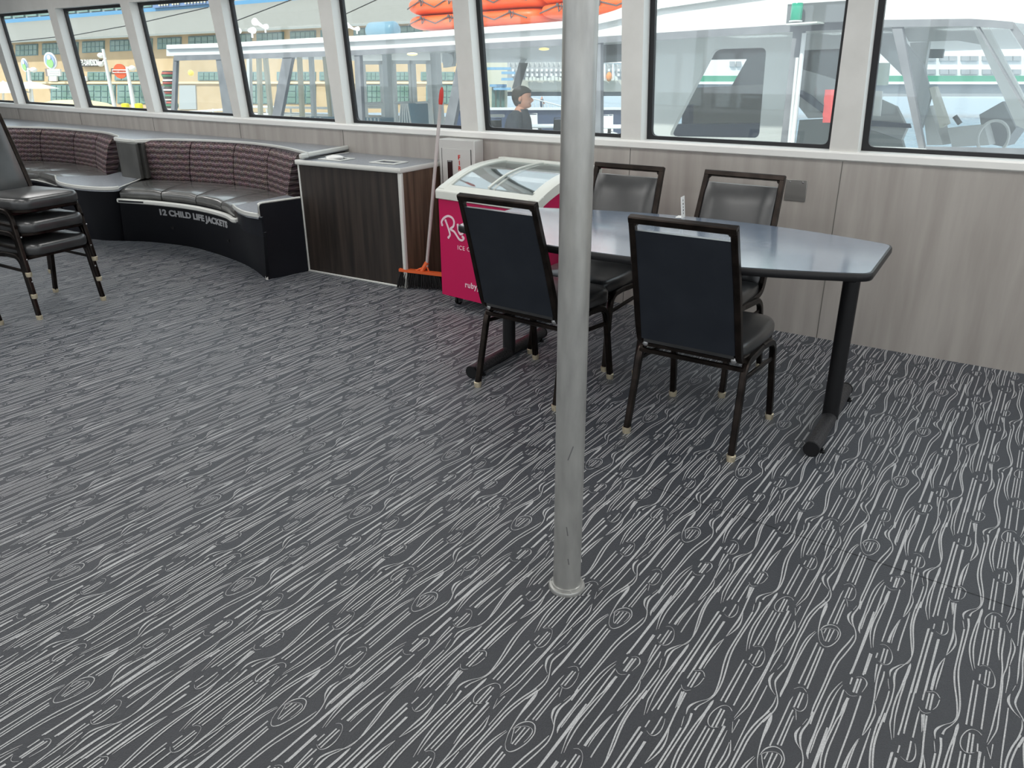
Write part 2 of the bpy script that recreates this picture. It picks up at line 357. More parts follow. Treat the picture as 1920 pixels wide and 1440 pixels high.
def build_floor():
    strips = []
    for ln in STROKES.strip().splitlines():
        q = list(map(int, ln.split())); pts = [(q[i] / 1e4, q[i + 1] / 1e4, q[i + 2] / 1e4) for i in range(0, len(q), 3)]
        if len(pts) > 2: pts = [tuple(p) for p in smooth_curve([Vector(p) for p in pts], 3)]
        a = np.array(pts); d = np.gradient(a[:, :2], axis=0); d /= np.maximum(np.linalg.norm(d, axis=1, keepdims=True), 1e-9)
        nrm = np.stack([-d[:, 1], d[:, 0]], 1)
        # widths were read along v; turn them into widths across the stroke
        wv = a[:, 2] * .92 * np.clip(np.abs(d[:, 0]), .55, 1)
        l = a[:, :2] + nrm * wv[:, None]; r = a[:, :2] - nrm * wv[:, None]
        strips.append(np.stack([l, r], 1))
    V = []; F = []; nb = 0
    cF = np.array(_F); cR = np.array(_R); cU = np.array(_U)
    for j in range(-20, 22):
        for i in range(-16, 34):
            du = i * UP + j * DROP; dv = j * VP
            ce = (du + 2.2) * EU + (dv - .05) * EV
            if ce[1] < -.6 or ce[1] > wy(ce[0]) + .55 or ce[0] < -7.5: continue
            p = np.array([ce[0], ce[1], -CH]); wd = p @ cF
            if wd < .25: continue
            px = 960 + FPX * (p @ cR) / wd; py = 720 - FPX * (p @ cU) / wd; mg = 1500 / wd + 420
            if px < -mg or px > 1920 + mg or py > 1440 + mg * 1.3: continue
            for si, s in enumerate(strips):
                xy = (s[..., 0:1] + du) * EU + (s[..., 1:2] + dv) * EV
                n = len(xy); V.append(np.concatenate([xy.reshape(-1, 2), np.full((2 * n, 1), .0006 + .000004 * si + .0000005 * ((i + 2 * j) % 7))], 1))
                k = nb + 2 * np.arange(n - 1); F.append(np.stack([k, k + 1, k + 3, k + 2], 1)); nb += 2 * n
    V = np.concatenate(V); F = np.concatenate(F)
    poly = [tuple(p) for p in wall_poly(XL, XR, 24, .02)] + [(XR - 5.5, wy(XR) - 7, 0), (XL - 5.5, wy(XL) - 8.2, 0)]
    base = np.array([(p[0], p[1], 0) for p in poly]); nv = len(V)
    AV = np.concatenate([V, base]); faces = F.tolist() + [[nv + i for i in range(len(poly))]]
    # carpet seam: a thin dark joint parallel to the window wall
    A, B = at(560, 692, .0013), at(2000, 1172, .0013); t = (B - A).normalized(); n2 = Vector((-t.y, t.x, 0)) * .0011
    sv = [A + n2, A - n2, B - n2, B + n2]; k = len(AV); AV = np.concatenate([AV, np.array([tuple(v) for v in sv])]); faces.append([k, k + 1, k + 2, k + 3])
    me = bpy.data.meshes.new('floor'); me.from_pydata(AV.tolist(), [], faces)
    for m in (M['carpet_line'], M['carpet'], M['seam']): me.materials.append(m)
    mi = [0] * len(F) + [1, 2]; me.polygons.foreach_set('material_index', mi)
    bm = bmesh.new(); bm.from_mesh(me)
    for f in bm.faces:
        if f.normal.z < 0: f.normal_flip()
    bm.to_mesh(me); bm.free()
    o = bpy.data.objects.new('floor', me); COL.objects.link(o); tag(o, kind='structure'); return o
build_floor()

SILL0, SILL1, CEIL = .985, 1.03, 2.42
def band(x0, x1, z0, z1, o0, o1, n=40, mb=None, mi=0):
    """a strip of wall between two heights, following the wall line"""
    mb = mb or MB(); rings = []
    for i in range(n + 1):
        x = x0 + (x1 - x0) * i / n
        rings.append([wp(x, z0, o0), wp(x, z1, o0), wp(x, z1, o1), wp(x, z0, o1)])
    return mb.loft(rings, mi=mi)
# windows: lower and upper image points of each side of the opening on the inner wall face
WIN = [((-60, -250), (-60, -249), (0, 116), (29, 200)),
       ((0, 80), (37, 202), (89, 17), (142, 207)), ((102, 14), (154, 209), (224, 5), (277.5, 214)),
       ((241.5, 5), (292.6, 219), (390, 0), (439.6, 227)), ((413, 0), (454, 229), (595, 0), (630, 240)),
       ((620, 0), (650, 241), (847.5, 0), (866, 253)), ((877.5, 0), (897.5, 255), (1166, 0), (1164, 271)),
       ((1207.5, 0), (1201, 272), (1591, 0), (1553, 294)), ((1641, 0), (1606.7, 293), (2120, 60), (2040, 330))]
def side_line(a, b):
    A, B = onwall(*a), onwall(*b); k = (A.x - B.x) / max(A.z - B.z, .01)
    return B.x + k * (SILL1 - B.z), k        # x on the sill, lean per metre of height
sides = [(side_line(*w_[:2]), side_line(*w_[2:])) for w_ in WIN]
ZT = onwall(89, 17).z
print('window top z', ZT, 'sill', [round(onwall(*w_[3]).z, 3) for w_ in WIN])
sides[0] = ((sides[0][1][0] - 1.05, sides[0][1][1]), sides[0][1])
sides[8] = (sides[8][0], (sides[8][0][0] + 1.3, 0.06))
for k_ in range(2): sides.append(((sides[-1][1][0] + .13, .06), (sides[-1][1][0] + 1.35, .06)))
for k_ in range(2): sides.insert(0, ((sides[0][0][0] - 1.3, sides[0][0][1]), (sides[0][0][0] - .13, sides[0][0][1])))
print('sides', [(round(a[0], 2), round(a[1], 2), round(b[0], 2), round(b[1], 2)) for a, b in sides])
T = .115
wm = MB(); band(XL, XR, 0, SILL0, 0, .05, mb=wm); band(XL, XR, ZT, CEIL, 0, T, mb=wm, mi=1); 
ed = [(XL, 0, None, None)] + [s for s in sides]
xl, kl = XL, 0
for a, b in sides + [((XR, 0), None)]:
    x0, k0, x1, k1 = xl, kl, a[0], a[1]; zt = ZT
    q = [wp(x0, SILL1), wp(x1, SILL1), wp(x1 + k1 * (zt - SILL1), zt), wp(x0 + k0 * (zt - SILL1), zt)]
    q2 = [wp(x0, SILL1, T), wp(x1, SILL1, T), wp(x1 + k1 * (zt - SILL1), zt, T), wp(x0 + k0 * (zt - SILL1), zt, T)]
    wm.add(q + q2, [(0, 1, 2, 3), (7, 6, 5, 4), (0, 4, 5, 1), (2, 6, 7, 3)], 1); wm.add(q + q2, [(1, 5, 6, 2), (3, 7, 4, 0)], 3)  # jamb faces in the brighter sill white, painting in the daylight on them
    if b: xl, kl = b
# panel joints, each a fine dark groove
for px, py in ((36, 215), (152, 224), (288, 232), (451, 248), (644, 262), (1182, 284), (1573, 352)):
    x = onwall(px, py).x; wm.box(wp(x, .49, -.0005), (.003, .003, .98), math.atan2(wn(x).y, wn(x).x) - math.pi / 2, 2)
wall = wm.build('wall_right', [M['panel'], M['paint'], mat('joint', (.10, .10, .09), .7), M['sillwhite_jamblight']]); tag(wall, kind='structure')
# window sill moulding
tr = MB(); n_ = 60; rings = []
for i in range(n_ + 1):
    x = XL + (XR - XL) * i / n_
    rings.append([wp(x, z, o) for z, o in ((SILL0 - .004, -.004), (SILL0 + .004, -.016), (SILL1 - .010, -.018), (SILL1, -.012), (SILL1 + .001, T), (SILL0, T))])
tr.loft(rings); tag(tr.build('trim_1', M['sillwhite_jamblight']), kind='structure')
def rrect(q, r, n=5):
    """quad (4 points) with rounded corners"""
    out = []
    for i in range(4):
        a, b, c = q[i - 1], q[i], q[(i + 1) % 4]; A = b + (a - b).normalized() * r; B = b + (c - b).normalized() * r
        for k in range(n + 1):
            t = k / n; out.append(A * (1 - t) ** 2 + b * 2 * t * (1 - t) + B * t * t)
    return out
for wi, ((xa, ka), (xb, kb)) in enumerate(sides):
    def quad(o, ins):
        z0, z1 = SILL1 + ins * .8, ZT - ins
        return [wp(xa + ins + ka * (z0 - SILL1), z0, o), wp(xb - ins + kb * (z0 - SILL1), z0, o), wp(xb - ins + kb * (z1 - SILL1), z1, o), wp(xa + ins + ka * (z1 - SILL1), z1, o)]
    g = MB(); outer, inner = rrect(quad(.082, -.004), .002), rrect(quad(.082, .026), .035); o2, i2 = rrect(quad(.108, -.004), .002), rrect(quad(.108, .026), .035)
    n = len(outer); g.add(outer + inner + o2 + i2, [(i, (i + 1) % n, n + (i + 1) % n, n + i) for i in range(n)] + [(2 * n + i, 3 * n + i, 3 * n + (i + 1) % n, 2 * n + (i + 1) % n) for i in range(n)] + [(n + i, n + (i + 1) % n, 3 * n + (i + 1) % n, 3 * n + i) for i in range(n)])
    wo = g.build('window_%d' % (wi + 1), M['rubber']); tag(wo, kind='structure')
    p = MB(); a_, b_ = quad(.094, .008), quad(.100, .008); p.add(a_ + b_, [(0, 1, 2, 3), (7, 6, 5, 4), (0, 4, 5, 1), (1, 5, 6, 2), (2, 6, 7, 3), (3, 7, 4, 0)])
    p.build('window_pane', M['winglass'], wo)
# ceiling, and the rest of the saloon behind the camera
back = [wp(x, 0, -8.3) for x in (XL, XR)]
cp = wall_poly(XL, XR, 24, T + .25) ; 
c = MB(); c.prism([(p.x, p.y) for p in cp] + [(back[1].x, back[1].y), (back[0].x, back[0].y)], CEIL, CEIL + .08); tag(c.build('ceiling', M['ceiling']), kind='structure')
def plain_wall(name, A, B, openings=True, z0=.95, z1=2.15, pitch=1.7, pil=.16):
    A, B = Vector(A), Vector(B); L_ = (B - A).length; d = (B - A) / L_; rz = math.atan2(d.y, d.x); m = MB()
    if openings:
        m.box((A + B) / 2 + Vector((0, 0, z0 / 2)), (L_, .08, z0), rz); m.box((A + B) / 2 + Vector((0, 0, (z1 + CEIL) / 2)), (L_, .08, CEIL - z1), rz)
        n = int(L_ / pitch)
        for i in range(n + 1): m.box(A + d * (L_ * i / n) + Vector((0, 0, (z0 + z1) / 2)), (pil, .08, z1 - z0), rz)
    else: m.box((A + B) / 2 + Vector((0, 0, CEIL / 2)), (L_, .08, CEIL), rz)
    return tag(m.build(name, M['paint']), kind='structure')
b0, b1 = back; plain_wall('wall_left', b0, b1)
plain_wall('wall_front', (wp(XL, 0)), b0, False); plain_wall('wall_back', wp(XR, 0), b1, True)

# ---- stanchion
pc = Vector((.163, 1.994, 0))
po = empty('support_pole', pc, 0, 'round brushed grey metal support pole rising in front of the table', 'pole')
m = MB(); m.lathe([(.0415, .012), (.0415, CEIL)], n=40)
M['polemetal'] = noisy('pole_metal', (.33, .33, .315), (.45, .45, .43), scale=(3, 3, .8), nscale=9, rough=.30, metal=.6, detail=6)
m.build('pole', M['polemetal'], po, True)
m = MB(); m.lathe([(.055, 0), (.0555, .009), (.053, .013), (.046, .0135), (.045, .019), (.0425, .020)], n=40)
fl = m.build('floor_flange', M['polemetal'], po, True)
for a in (40, 160, 280):
    m = MB(); m.lathe([(.0035, .012), (.0035, .0165), (.001, .0175)], (.049 * math.cos(R(a)), .049 * math.sin(R(a)), 0), 8); m.build('screw', M['steel'], fl, True)
for z, a, l in ((.225, 262, .03), (.48, 268, .045), (.12, 270, .02)):
    m = MB(); m.box((.0417 * math.cos(R(a)), .0417 * math.sin(R(a)), z), (.003, .0012, l), 0, mx=(Matrix.Rotation(R(a + 90), 3, 'Z') @ Matrix.Rotation(R(18 if z > .4 else -8), 3, 'Y'))); m.build('scuff', mat('scuff', (.12, .12, .12), .6), po)
# ---- wall socket plate
x_ = onwall(1492, 357); m = MB(); rz_ = math.atan2(wn(x_.x).y, wn(x_.x).x) - math.pi / 2
t = empty('wall_plate', x_ - wn(x_.x) * .002, rz_, 'square brushed steel blank plate on the wall panel right of the rear chairs', 'wall plate')
m.box((0, 0, 0), (.115, .006, .115)); m.build('plate', mat('platesteel', (.38, .37, .35), .38, .8), t, bevel=.002)
for s_ in (-1, 1): m = MB(); m.box((s_ * .035, -.004, .045), (.008, .003, .008)); m.build('screw', M['steel'], t, bevel=.001)

# ================================================================ CHAIRS
FP = rect_prof(.026, .030, .005)
def cushion(mb, outline, z0, z1, rad=.02, crown=.012, mi=0):
    """soft pad: outline polygon (CCW) lofted with rounded edges"""
    c = sum((Vector((p[0], p[1], 0)) for p in outline), Vector()) / len(outline)
    def ring(ins, z):
        out = []
        n = len(outline)
        for i, p in enumerate(outline):
            a = Vector((outline[i - 1][0], outline[i - 1][1], 0)); b = Vector((p[0], p[1], 0)); d = Vector((outline[(i + 1) % n][0], outline[(i + 1) % n][1], 0))
            t = (d - a).normalized(); nn = Vector((t.y, -t.x, 0)); q = b - nn * ins; out.append((q.x, q.y, z))
        return out
    rs = [ring(rad, z0)] + [ring(rad * (1 - math.sin(R(a))), z0 + rad * (1 - math.cos(R(a)))) for a in (35, 65, 90)]
    rs += [ring(rad * (1 - math.sin(R(a))), z1 - rad * (1 - math.cos(R(a)))) for a in (90, 65, 35, 5)]
    for k, (f, g) in enumerate(((.85, .35), (.6, .75), (.3, .95), (.08, 1))):
        base = ring(rad, z1); rs.append([(c.x + (p[0] - c.x) * f, c.y + (p[1] - c.y) * f, z1 + crown * g) for p in base])
    mb.loft(rs, mi=mi)
def seat_outline():
    pts = [(-.205, -.17), (.205, -.17), (.222, .05), (.212, .235), (.165, .288), (-.165, .288), (-.212, .235), (-.222, .05)]
    return [(p.x, p.y) for p in fillet([Vector((*p, 0)) for p in pts] + [Vector((*pts[0], 0))], .07, 5)[:-1]]
def make_chair():
    t = empty('banquet_chair')
    m = MB(); cushion(m, seat_outline(), .386, .466, .028, .018); st = m.build('seat', M['vinyl'], t, True)
    m = MB(); o = [(p[0] * .985, .07 + (p[1] - .07) * .985) for p in seat_outline()]; m.prism(o, .383, .396); m.build('seat_frame', M['frame'], t)
    for s in (-1, 1):
        pth = fillet([(s * .231, .243, .012), (s * .222, .188, .388), (s * .216, .05, .394)], .06, 6)
        m = MB(); m.tube(pth, 1, prof=FP, side=(1, 0, 0)); lg = m.build('leg', M['frame'], t, True)
        m = MB(); m.lathe([(.0165, 0), (.018, .010), (.019, .016), (.019, .026), (.015, .028)], (s * .231, .243, 0), 14); m.build('glide', M['brass'], lg, True)
        m = MB(); m.lathe([(.005, 0), (.005, .003), (.002, .0045)], (0, 0, 0), 10, mx=Matrix.Rotation(R(-90), 3, 'X')); m.build('bolt', M['steel'], lg, True, loc=(s * .2225, .243, .24))
        pth = fillet([(s * .232, -.238, .012), (s * .222, -.16, .385), (s * .216, .05, .392)], .06, 6)
        m = MB(); m.tube(pth, 1, prof=FP, side=(1, 0, 0)); lg = m.build('leg', M['frame'], t, True)
        m = MB(); m.lathe([(.0165, 0), (.018, .010), (.019, .016), (.019, .026), (.015, .028)], (s * .232, -.238, 0), 14); m.build('glide', M['brass'], lg, True)
        m = MB(); m.tube([(s * .2225, -.172, .325), (s * .2235, .226, .300)], 1, prof=rect_prof(.012, .020, .003), side=(1, 0, 0)); m.build('stretcher', M['frame'], t, True)
    for y, z in ((-.170, .365), (.19, .372)):
        m = MB(); m.tube([(-.222, y, z), (.222, y, z)], 1, prof=rect_prof(.020, .014, .003), side=(0, 0, 1)); m.build('cross_rail', M['frame'], t, True)
    # back frame: an upside-down U, its lower ends curving forward under the seat
    def bp(x, k): return Vector((x, -.205 - .135 * k - .02 * k * k, .425 + .515 * k))
    left = [bp(-.196, 1), bp(-.204, .5), bp(-.209, .12), (-.207, -.195, .405), (-.200, -.06, .388)]
    right = [Vector((-p[0], p[1], p[2])) for p in left][::-1]
    top = fillet([Vector((.207, -.195, .405))] , .01) if False else None
    path = [Vector(p) for p in fillet(right, .05, 5)]
    m = MB(); m.tube(path, 1, prof=rect_prof(.026, .028, .004), side=(1, 0, 0))
    m.tube([Vector((-p.x, p.y, p.z)) for p in path], 1, prof=rect_prof(.026, .028, .004), side=(1, 0, 0))
    u = (bp(.196, 1) - bp(.196, .9)).normalized(); cc = bp(0, 1); m.tube([cc - Vector((.207, 0, 0)) + u * .001, cc + Vector((.207, 0, 0)) + u * .001], 1, prof=rect_prof(.028, .030, .004), side=u)
    # small gussets that round the corners of the hand slot
    for s in (-1, 1):
        for k in range(3):
            a = bp(s * .182, .975 - .006 * k); m.box(a, (.016 - .005 * k, .020, .008), 0)
    m.build('back_frame', M['frame'], t, True)
    m = MB(); rs = []
    nz = 10
    for i in range(nz + 1):
        k = .015 + .905 * i / nz; c = bp(0, k); hw = .1975 - .010 * k; th = .030 if 0 < i < nz else .016; bulge = .012 * math.sin(math.pi * min(max(k, 0), 1))
        row = []
        for x, y in ((-1, -.010), (-.96, -.012), (.96, -.012), (1, -.010), (1, .004), (.93, th * .62), (.6, th * .8 + bulge * .6), (0, th * .85 + bulge), (-.6, th * .8 + bulge * .6), (-.93, th * .62), (-1, .004)):
            row.append(Vector((hw * x, c.y + y, c.z)))
        rs.append(row)
    m.loft(rs); n = len(rs[0])
    # rear cover of the pad is a darker, matt cloth
    for q in range(len(m.f)):
        if len(m.f[q]) == 4 and all((i % n) in (0, 1, 2, 3) for i in m.f[q]): m.m[q] = 1
    pad = m.build('backrest', [M['vinyl'], M['vinylback']], t, True)
    # rolled lower hem behind the seat
    m = MB(); m.tube([(-.19, -.206, .437), (.19, -.206, .437)], 1, prof=rect_prof(.05, .012, .004), side=(0, -.2, 1)); m.build('hem', M['vinyl'], pad, True)
    m = MB(); m.lathe([(.012, 0), (.012, .006), (.006, .009)], (0, 0, 0), 12, mx=Matrix.Rotation(R(90), 3, 'X'));
    m.build('pivot_bolt', M['steel'], t, True, loc=(-.188, -.192, .405)); m.build('pivot_bolt', M['steel'], t, True, loc=(.188, -.192, .405))
    return t
chair0 = make_chair(); used = [False]
def chair(loc, ang, label, group=None):
    """ang = direction the chair faces, radians from +x"""
    c = copy_tree(chair0) if used[0] else chair0; used[0] = True
    c.location = loc; c.rotation_euler = (0, 0, ang - math.pi / 2); tag(c, label, 'chair', group); return c
def rect_fit(rl, rr, fr, fl_):
    P = [at(*p) for p in (rl, rr, fr, fl_)]; c = (P[0] + P[1] + P[2] + P[3]) / 4; f = (P[2] + P[3] - P[0] - P[1]); return c, math.atan2(f.y, f.x)
c1, a1 = rect_fit((901, 725), (1037, 768), (1138, 710), (1006, 674)); chair(c1, a1, 'black banquet chair before the table, left of the pole, its back towards us')
c2, a2 = rect_fit((1175, 811), (1369, 864), (1439, 785), (1262, 743)); chair(c2, a2, 'black banquet chair before the table, right of the pole, nearest of all chairs')
A_, B_ = at(1189, 704), at(1355, 745); d_ = (B_ - A_).normalized(); f_ = Vector((d_.y, -d_.x, 0)); c4 = (A_ + B_) / 2 - f_ * .243; a4 = math.atan2(f_.y, f_.x)
chair(c4, a4, 'black banquet chair behind the table at its right end, back against the panelled wall')
c3 = c4 + Vector((-.583, .383, 0)) * .90; chair(c3, a4 + R(1), 'black banquet chair behind the table, directly right of the pole, facing us')
# the stack at the left edge
P0, P1 = at(194.5, 563), at(75, 599); d_ = (P0 - P1).normalized(); f_ = Vector((d_.y, -d_.x, 0)); cs = (P0 + P1) / 2 - f_ * .243; as_ = math.atan2(f_.y, f_.x)
for k, lb in enumerate(('lowest black vinyl chair of the three stacked at the left edge', 'middle black vinyl chair of the stack at the left edge', 'topmost black chair of the stack at the left edge, seat and back visible')):
    chair(cs + Vector((0, 0, .137 * k)), as_, lb, 'chairs stacked at the left edge')
P2 = at(1.4, 610); chair(P2 - d_ * .232 - f_ * .243, as_ + R(2), 'black chair beside the stack at the far left edge, only one leg in view')

# ================================================================ TABLE
AX, NX = Vector((.852, -.524, 0)), Vector((.524, .852, 0))
tc = AX * (-1.2925) + NX * 3.40; TZ = .75
tb = empty('dining_table', tc, math.atan2(AX.y, AX.x), 'grey laminate boat-shaped table with black rim on two T-shaped legs', 'table')
hl = .94
def hw_(s): return .285 + .197 * (1 - abs(s) ** 2)
pts = [(-hl, -hw_(1)), ] + [(hl * s / 10, -hw_(s / 10)) for s in range(-9, 10)] + [(hl, -hw_(1))] + [(hl, hw_(1))] + [(hl * s / 10, hw_(s / 10)) for s in range(9, -10, -1)] + [(-hl, hw_(1))]
corner = fillet([Vector((*p, 0)) for p in pts[1:] + pts[:2]], .055, 5)[:-1]
out_ = [(p.x, p.y) for p in corner]
def inset(poly, d):
    n = len(poly); r = []
    for i in range(n):
        a, b = Vector(poly[i - 1]), Vector(poly[(i + 1) % n]); t = (b - a).normalized(); r.append((poly[i][0] - t.y * d, poly[i][1] + t.x * d))
    return r
in1 = inset(out_, .012)
m = MB(); m.prism(in1, TZ - .026, TZ); m.build('tabletop', M['tabletop'], tb)
m = MB(); rings = [[(x, y, z) for x, y in inset(out_, d)] for d, z in ((.013, TZ - .033), (.003, TZ - .031), (0, TZ - .024), (0, TZ - .010), (.004, TZ - .002), (.013, TZ - .0003))]
m.loft(rings, cap=False); m.build('rim', M['black'], tb, True)
for sx in (-.815, .835):
    m = MB(); m.lathe([(.034, .03), (.034, TZ - .055)], (sx, 0, 0), 24); lg = m.build('leg', M['black'], tb, True)
    m = MB(); m.tube([(sx, -.36, .034), (sx, .36, .034)], .031, 20); ft = m.build('foot_bar', M['footbar'] if 'footbar' in M else M.setdefault('footbar', noisy('footbar', (.02, .02, .022), (.07, .07, .075), scale=(40, 12, 40), nscale=8, rough=.3, metal=.5, bump=.4)), lg, True)
    for s in (-1, 1):
        m = MB(); m.tube([(sx, s * .355, .034), (sx, s * .366, .034)], .0325, 20); m.build('end_cap', M['black'], ft, True)
        m = MB(); m.lathe([(.012, 0), (.012, .008), (.005, .009), (.005, .02)], (sx + .032, s * .30, 0), 10); m.build('leveller', M['black'], ft, True)
    m = MB(); m.box((sx, 0, TZ - .045), (.10, .46, .022)); m.box((sx, 0, TZ - .06), (.085, .12, .02)); br = m.build('bracket', M['black'], tb, bevel=.008)
# folded card sign standing on the table
q = at(1279, 408, TZ); cs_ = empty('table_sign', q, R(62), 'small white printed card standing upright on the table between the two rear chairs', 'sign')
m = MB(); m.box((0, 0, .052), (.055, .003, .104), mx=Matrix.Rotation(R(-6), 3, 'X')); m.box((0, .012, .003), (.055, .03, .003)); m.build('card', M['white'], cs_)
m = MB()
for z, w__ in ((.085, .008), (.068, .012), (.052, .009), (.037, .012), (.022, .008)): m.box((0, -.003 + z * .1 - .0035, z), (w__, .001, .009), mx=Matrix.Rotation(R(-6), 3, 'X'))
m.build('printing', M['black'], cs_)

# ================================================================ CABINET WITH WASTE OPENINGS
CZ = .82
FL, FR = at(580.6, 508), at(763, 540.5); ux = (FR - FL).normalized(); uy = Vector((-ux.y, ux.x, 0)); Lc = (FR - FL).length
# depth reaches back to the wall
def hit_wall(p, d):
    t = 0
    while (p + d * t).y < wy((p + d * t).x) - .004 and t < 3: t += .002
    return t
D0, D1 = hit_wall(FL, uy), hit_wall(FR, uy)
cb = empty('waste_cabinet', FL, math.atan2(ux.y, ux.x), 'dark wood-grain cabinet with grey worktop and two waste openings, between bench and broom', 'cabinet')
m = MB(); m.prism([(.0, .0), (Lc, 0), (Lc, D1), (0, D0)], .012, CZ - .03); m.build('body', M['wood'], cb)
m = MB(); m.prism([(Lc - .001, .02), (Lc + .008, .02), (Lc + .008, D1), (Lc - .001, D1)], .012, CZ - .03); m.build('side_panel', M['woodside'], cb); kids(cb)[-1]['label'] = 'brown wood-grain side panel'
for nm, (x, y, z), d in (('corner_post', (Lc - .004, .004, (CZ - .03) / 2 + .003), (.030, .030, CZ - .036)), ('left_trim', (.002, -.002, (CZ - .03) / 2), (.012, .012, CZ - .03)), ('bottom_trim', (Lc / 2, -.003, .006), (Lc + .01, .012, .012))):
    m = MB(); m.box((x, y, z), d); m.build(nm, M['edging'], cb, bevel=.008 if nm == 'corner_post' else .003)
ho = [(.22, .17, .16, .10), (Lc * .72, .20, .17, .10)]
m = MB(); ov = .012
xs = sorted({-ov, Lc + ov} | {h[0] - h[2] / 2 for h in ho} | {h[0] + h[2] / 2 for h in ho}); 
def dd(x): return D0 + (D1 - D0) * x / Lc
for i in range(len(xs) - 1):
    x0, x1 = xs[i], xs[i + 1]; hh = [h for h in ho if abs((x0 + x1) / 2 - h[0]) < h[2] / 2]
    segs = [(-ov, None)] if not hh else [(-ov, hh[0][1] - hh[0][3] / 2), (hh[0][1] + hh[0][3] / 2, None)]
    for a, b in segs: m.prism([(x0, a), (x1, a), (x1, b if b is not None else dd(x1)), (x0, b if b is not None else dd(x0))], CZ - .028, CZ - .001)
m.build('worktop', M['counter'], cb)
m = MB(); m.tube([(-ov, dd(0) - .02, CZ - .014), (-ov, -ov, CZ - .014), (Lc + ov, -ov, CZ - .014), (Lc + ov, dd(Lc) - .02, CZ - .014)], 1, prof=rect_prof(.034, .014, .006), side=(0, 0, 1)); m.build('edge_band', M['edging'], cb, True)
for hx, hy, hw2, hd in ho:
    m = MB(); a, b = hw2 / 2 + .03, hd / 2 + .028; a2, b2 = hw2 / 2, hd / 2
    for (x, y, dx, dy) in ((0, -(b + b2) / 2, 2 * a, b - b2), (0, (b + b2) / 2, 2 * a, b - b2), (-(a + a2) / 2, 0, a - a2, 2 * b2), ((a + a2) / 2, 0, a - a2, 2 * b2)): m.box((hx + x, hy + y, CZ + .003), (dx, dy, .007))
    fr = m.build('waste_frame', M['edging'], cb, bevel=.002)
    m = MB(); m.box((hx, hy, CZ - .08), (hw2 - .004, hd - .004, .02)); m.build('bin_liner', M['black'], fr)
# cloth on the worktop
gl = MB(); pp = at(628, 297, CZ + .004); rings = []
rnd = random.Random(3)
for z, k in ((0, 1), (.008, 1.02), (.016, .8), (.020, .45), (.021, .1)):
    rings.append([pp + Vector((.055 * k * math.cos(2 * math.pi * i / 18) * (1 + .25 * rnd.random()), .035 * k * math.sin(2 * math.pi * i / 18) * (1 + .3 * rnd.random()), z + .004 * rnd.random() * (z > 0))) for i in range(18)])
gl.loft(rings); tag(gl.build('napkin', M['white'], None, True), 'crumpled white napkin lying on the cabinet worktop', 'napkin')

# ================================================================ BROOM
def zfor(px, py, Y):
    d = ray(px, py); return CP + d * (Y / d.y)
BY = at(790, 541, 0).y
br_ = at(795, 541); top = zfor(828, 172, BY + .12); broom = empty('broom', (br_.x, br_.y, 0), 0, 'push broom with pale handle, red grip and orange head leaning beside the freezer', 'broom')
L0 = Vector((0, 0, 0)); hd = zfor(800, 500, BY) - Vector((br_.x, br_.y, 0)); tp = top - Vector((br_.x, br_.y, 0)); dirn = (tp - hd).normalized()
m = MB(); m.tube([hd, tp - dirn * .07], .0115, 12); m.build('handle', M['handle'], broom, True)
m = MB(); rr = [(.0125, 0), (.0150, .02), (.0155, .06), (.012, .09), (.005, .108)]; 
qq = dirn.to_track_quat('Z', 'Y').to_matrix(); m.lathe(rr, tp - dirn * .08, 14, mx=qq); m.build('grip', M['red'], broom, True)
hx = (zfor(824, 514, BY - .05) - zfor(757, 506, BY + .0)).normalized(); hc = zfor(791, 510, BY) - Vector((br_.x, br_.y, 0)); hy_ = Vector((-hx.y, hx.x, 0)); mxh = Matrix((hx, hy_, Vector((0, 0, 1)))).transposed()
m = MB(); m.box(hc, (.32, .050, .018), mx=mxh); m.tube([hc + Vector((0, 0, .005)), hd + dirn * .03], .016, 12)
for s in (-1, 1): m.tube([hc + hx * (.055 * s), hd + Vector((0, 0, .005))], .006, 8)
m.build('head', M['orange'], broom, True)
m = MB(); rnd = random.Random(5)
for i in range(330):
    a = (rnd.random() - .5); b = (rnd.random() - .5); base = hc + hx * (a * .30) + hy_ * (b * .042) + Vector((0, 0, -.008)); tip = hc + hx * (a * .36 + rnd.uniform(-.008, .008)) + hy_ * (b * .085 + rnd.uniform(-.01, .01)); tip.z = .003 + .01 * rnd.random()
    m.tube([base, (base + tip) / 2 + hx * (a * .01), tip], [.0028, .0024, .0012], 4)
m.build('bristles', M['bristle'], broom)

# ================================================================ ICE CREAM FREEZER
zb = .075; fa = R(-40.5); fx = Vector((math.cos(fa), math.sin(fa), 0)); fy = Vector((-fx.y, fx.x, 0))
f0 = at(829.5, 551, zb); f0.z = 0; FW, FD = .775, .62
fz = empty('ice_cream_freezer', f0, fa, 'pink chest freezer with curved glass lids and white script lettering, on castors against the wall', 'freezer')
prof = [(0, .742), (.06, .772), (.14, .805), (.24, .836), (.36, .857), (.50, .866), (.62, .866)]
pf = [(p.x, p.y) for p in smooth_curve([Vector((a, b, 0)) for a, b in prof], 3)]
m = MB(); side_p = [(0, zb), (FD, zb)] + [(y, z - .052) for y, z in pf[::-1]]
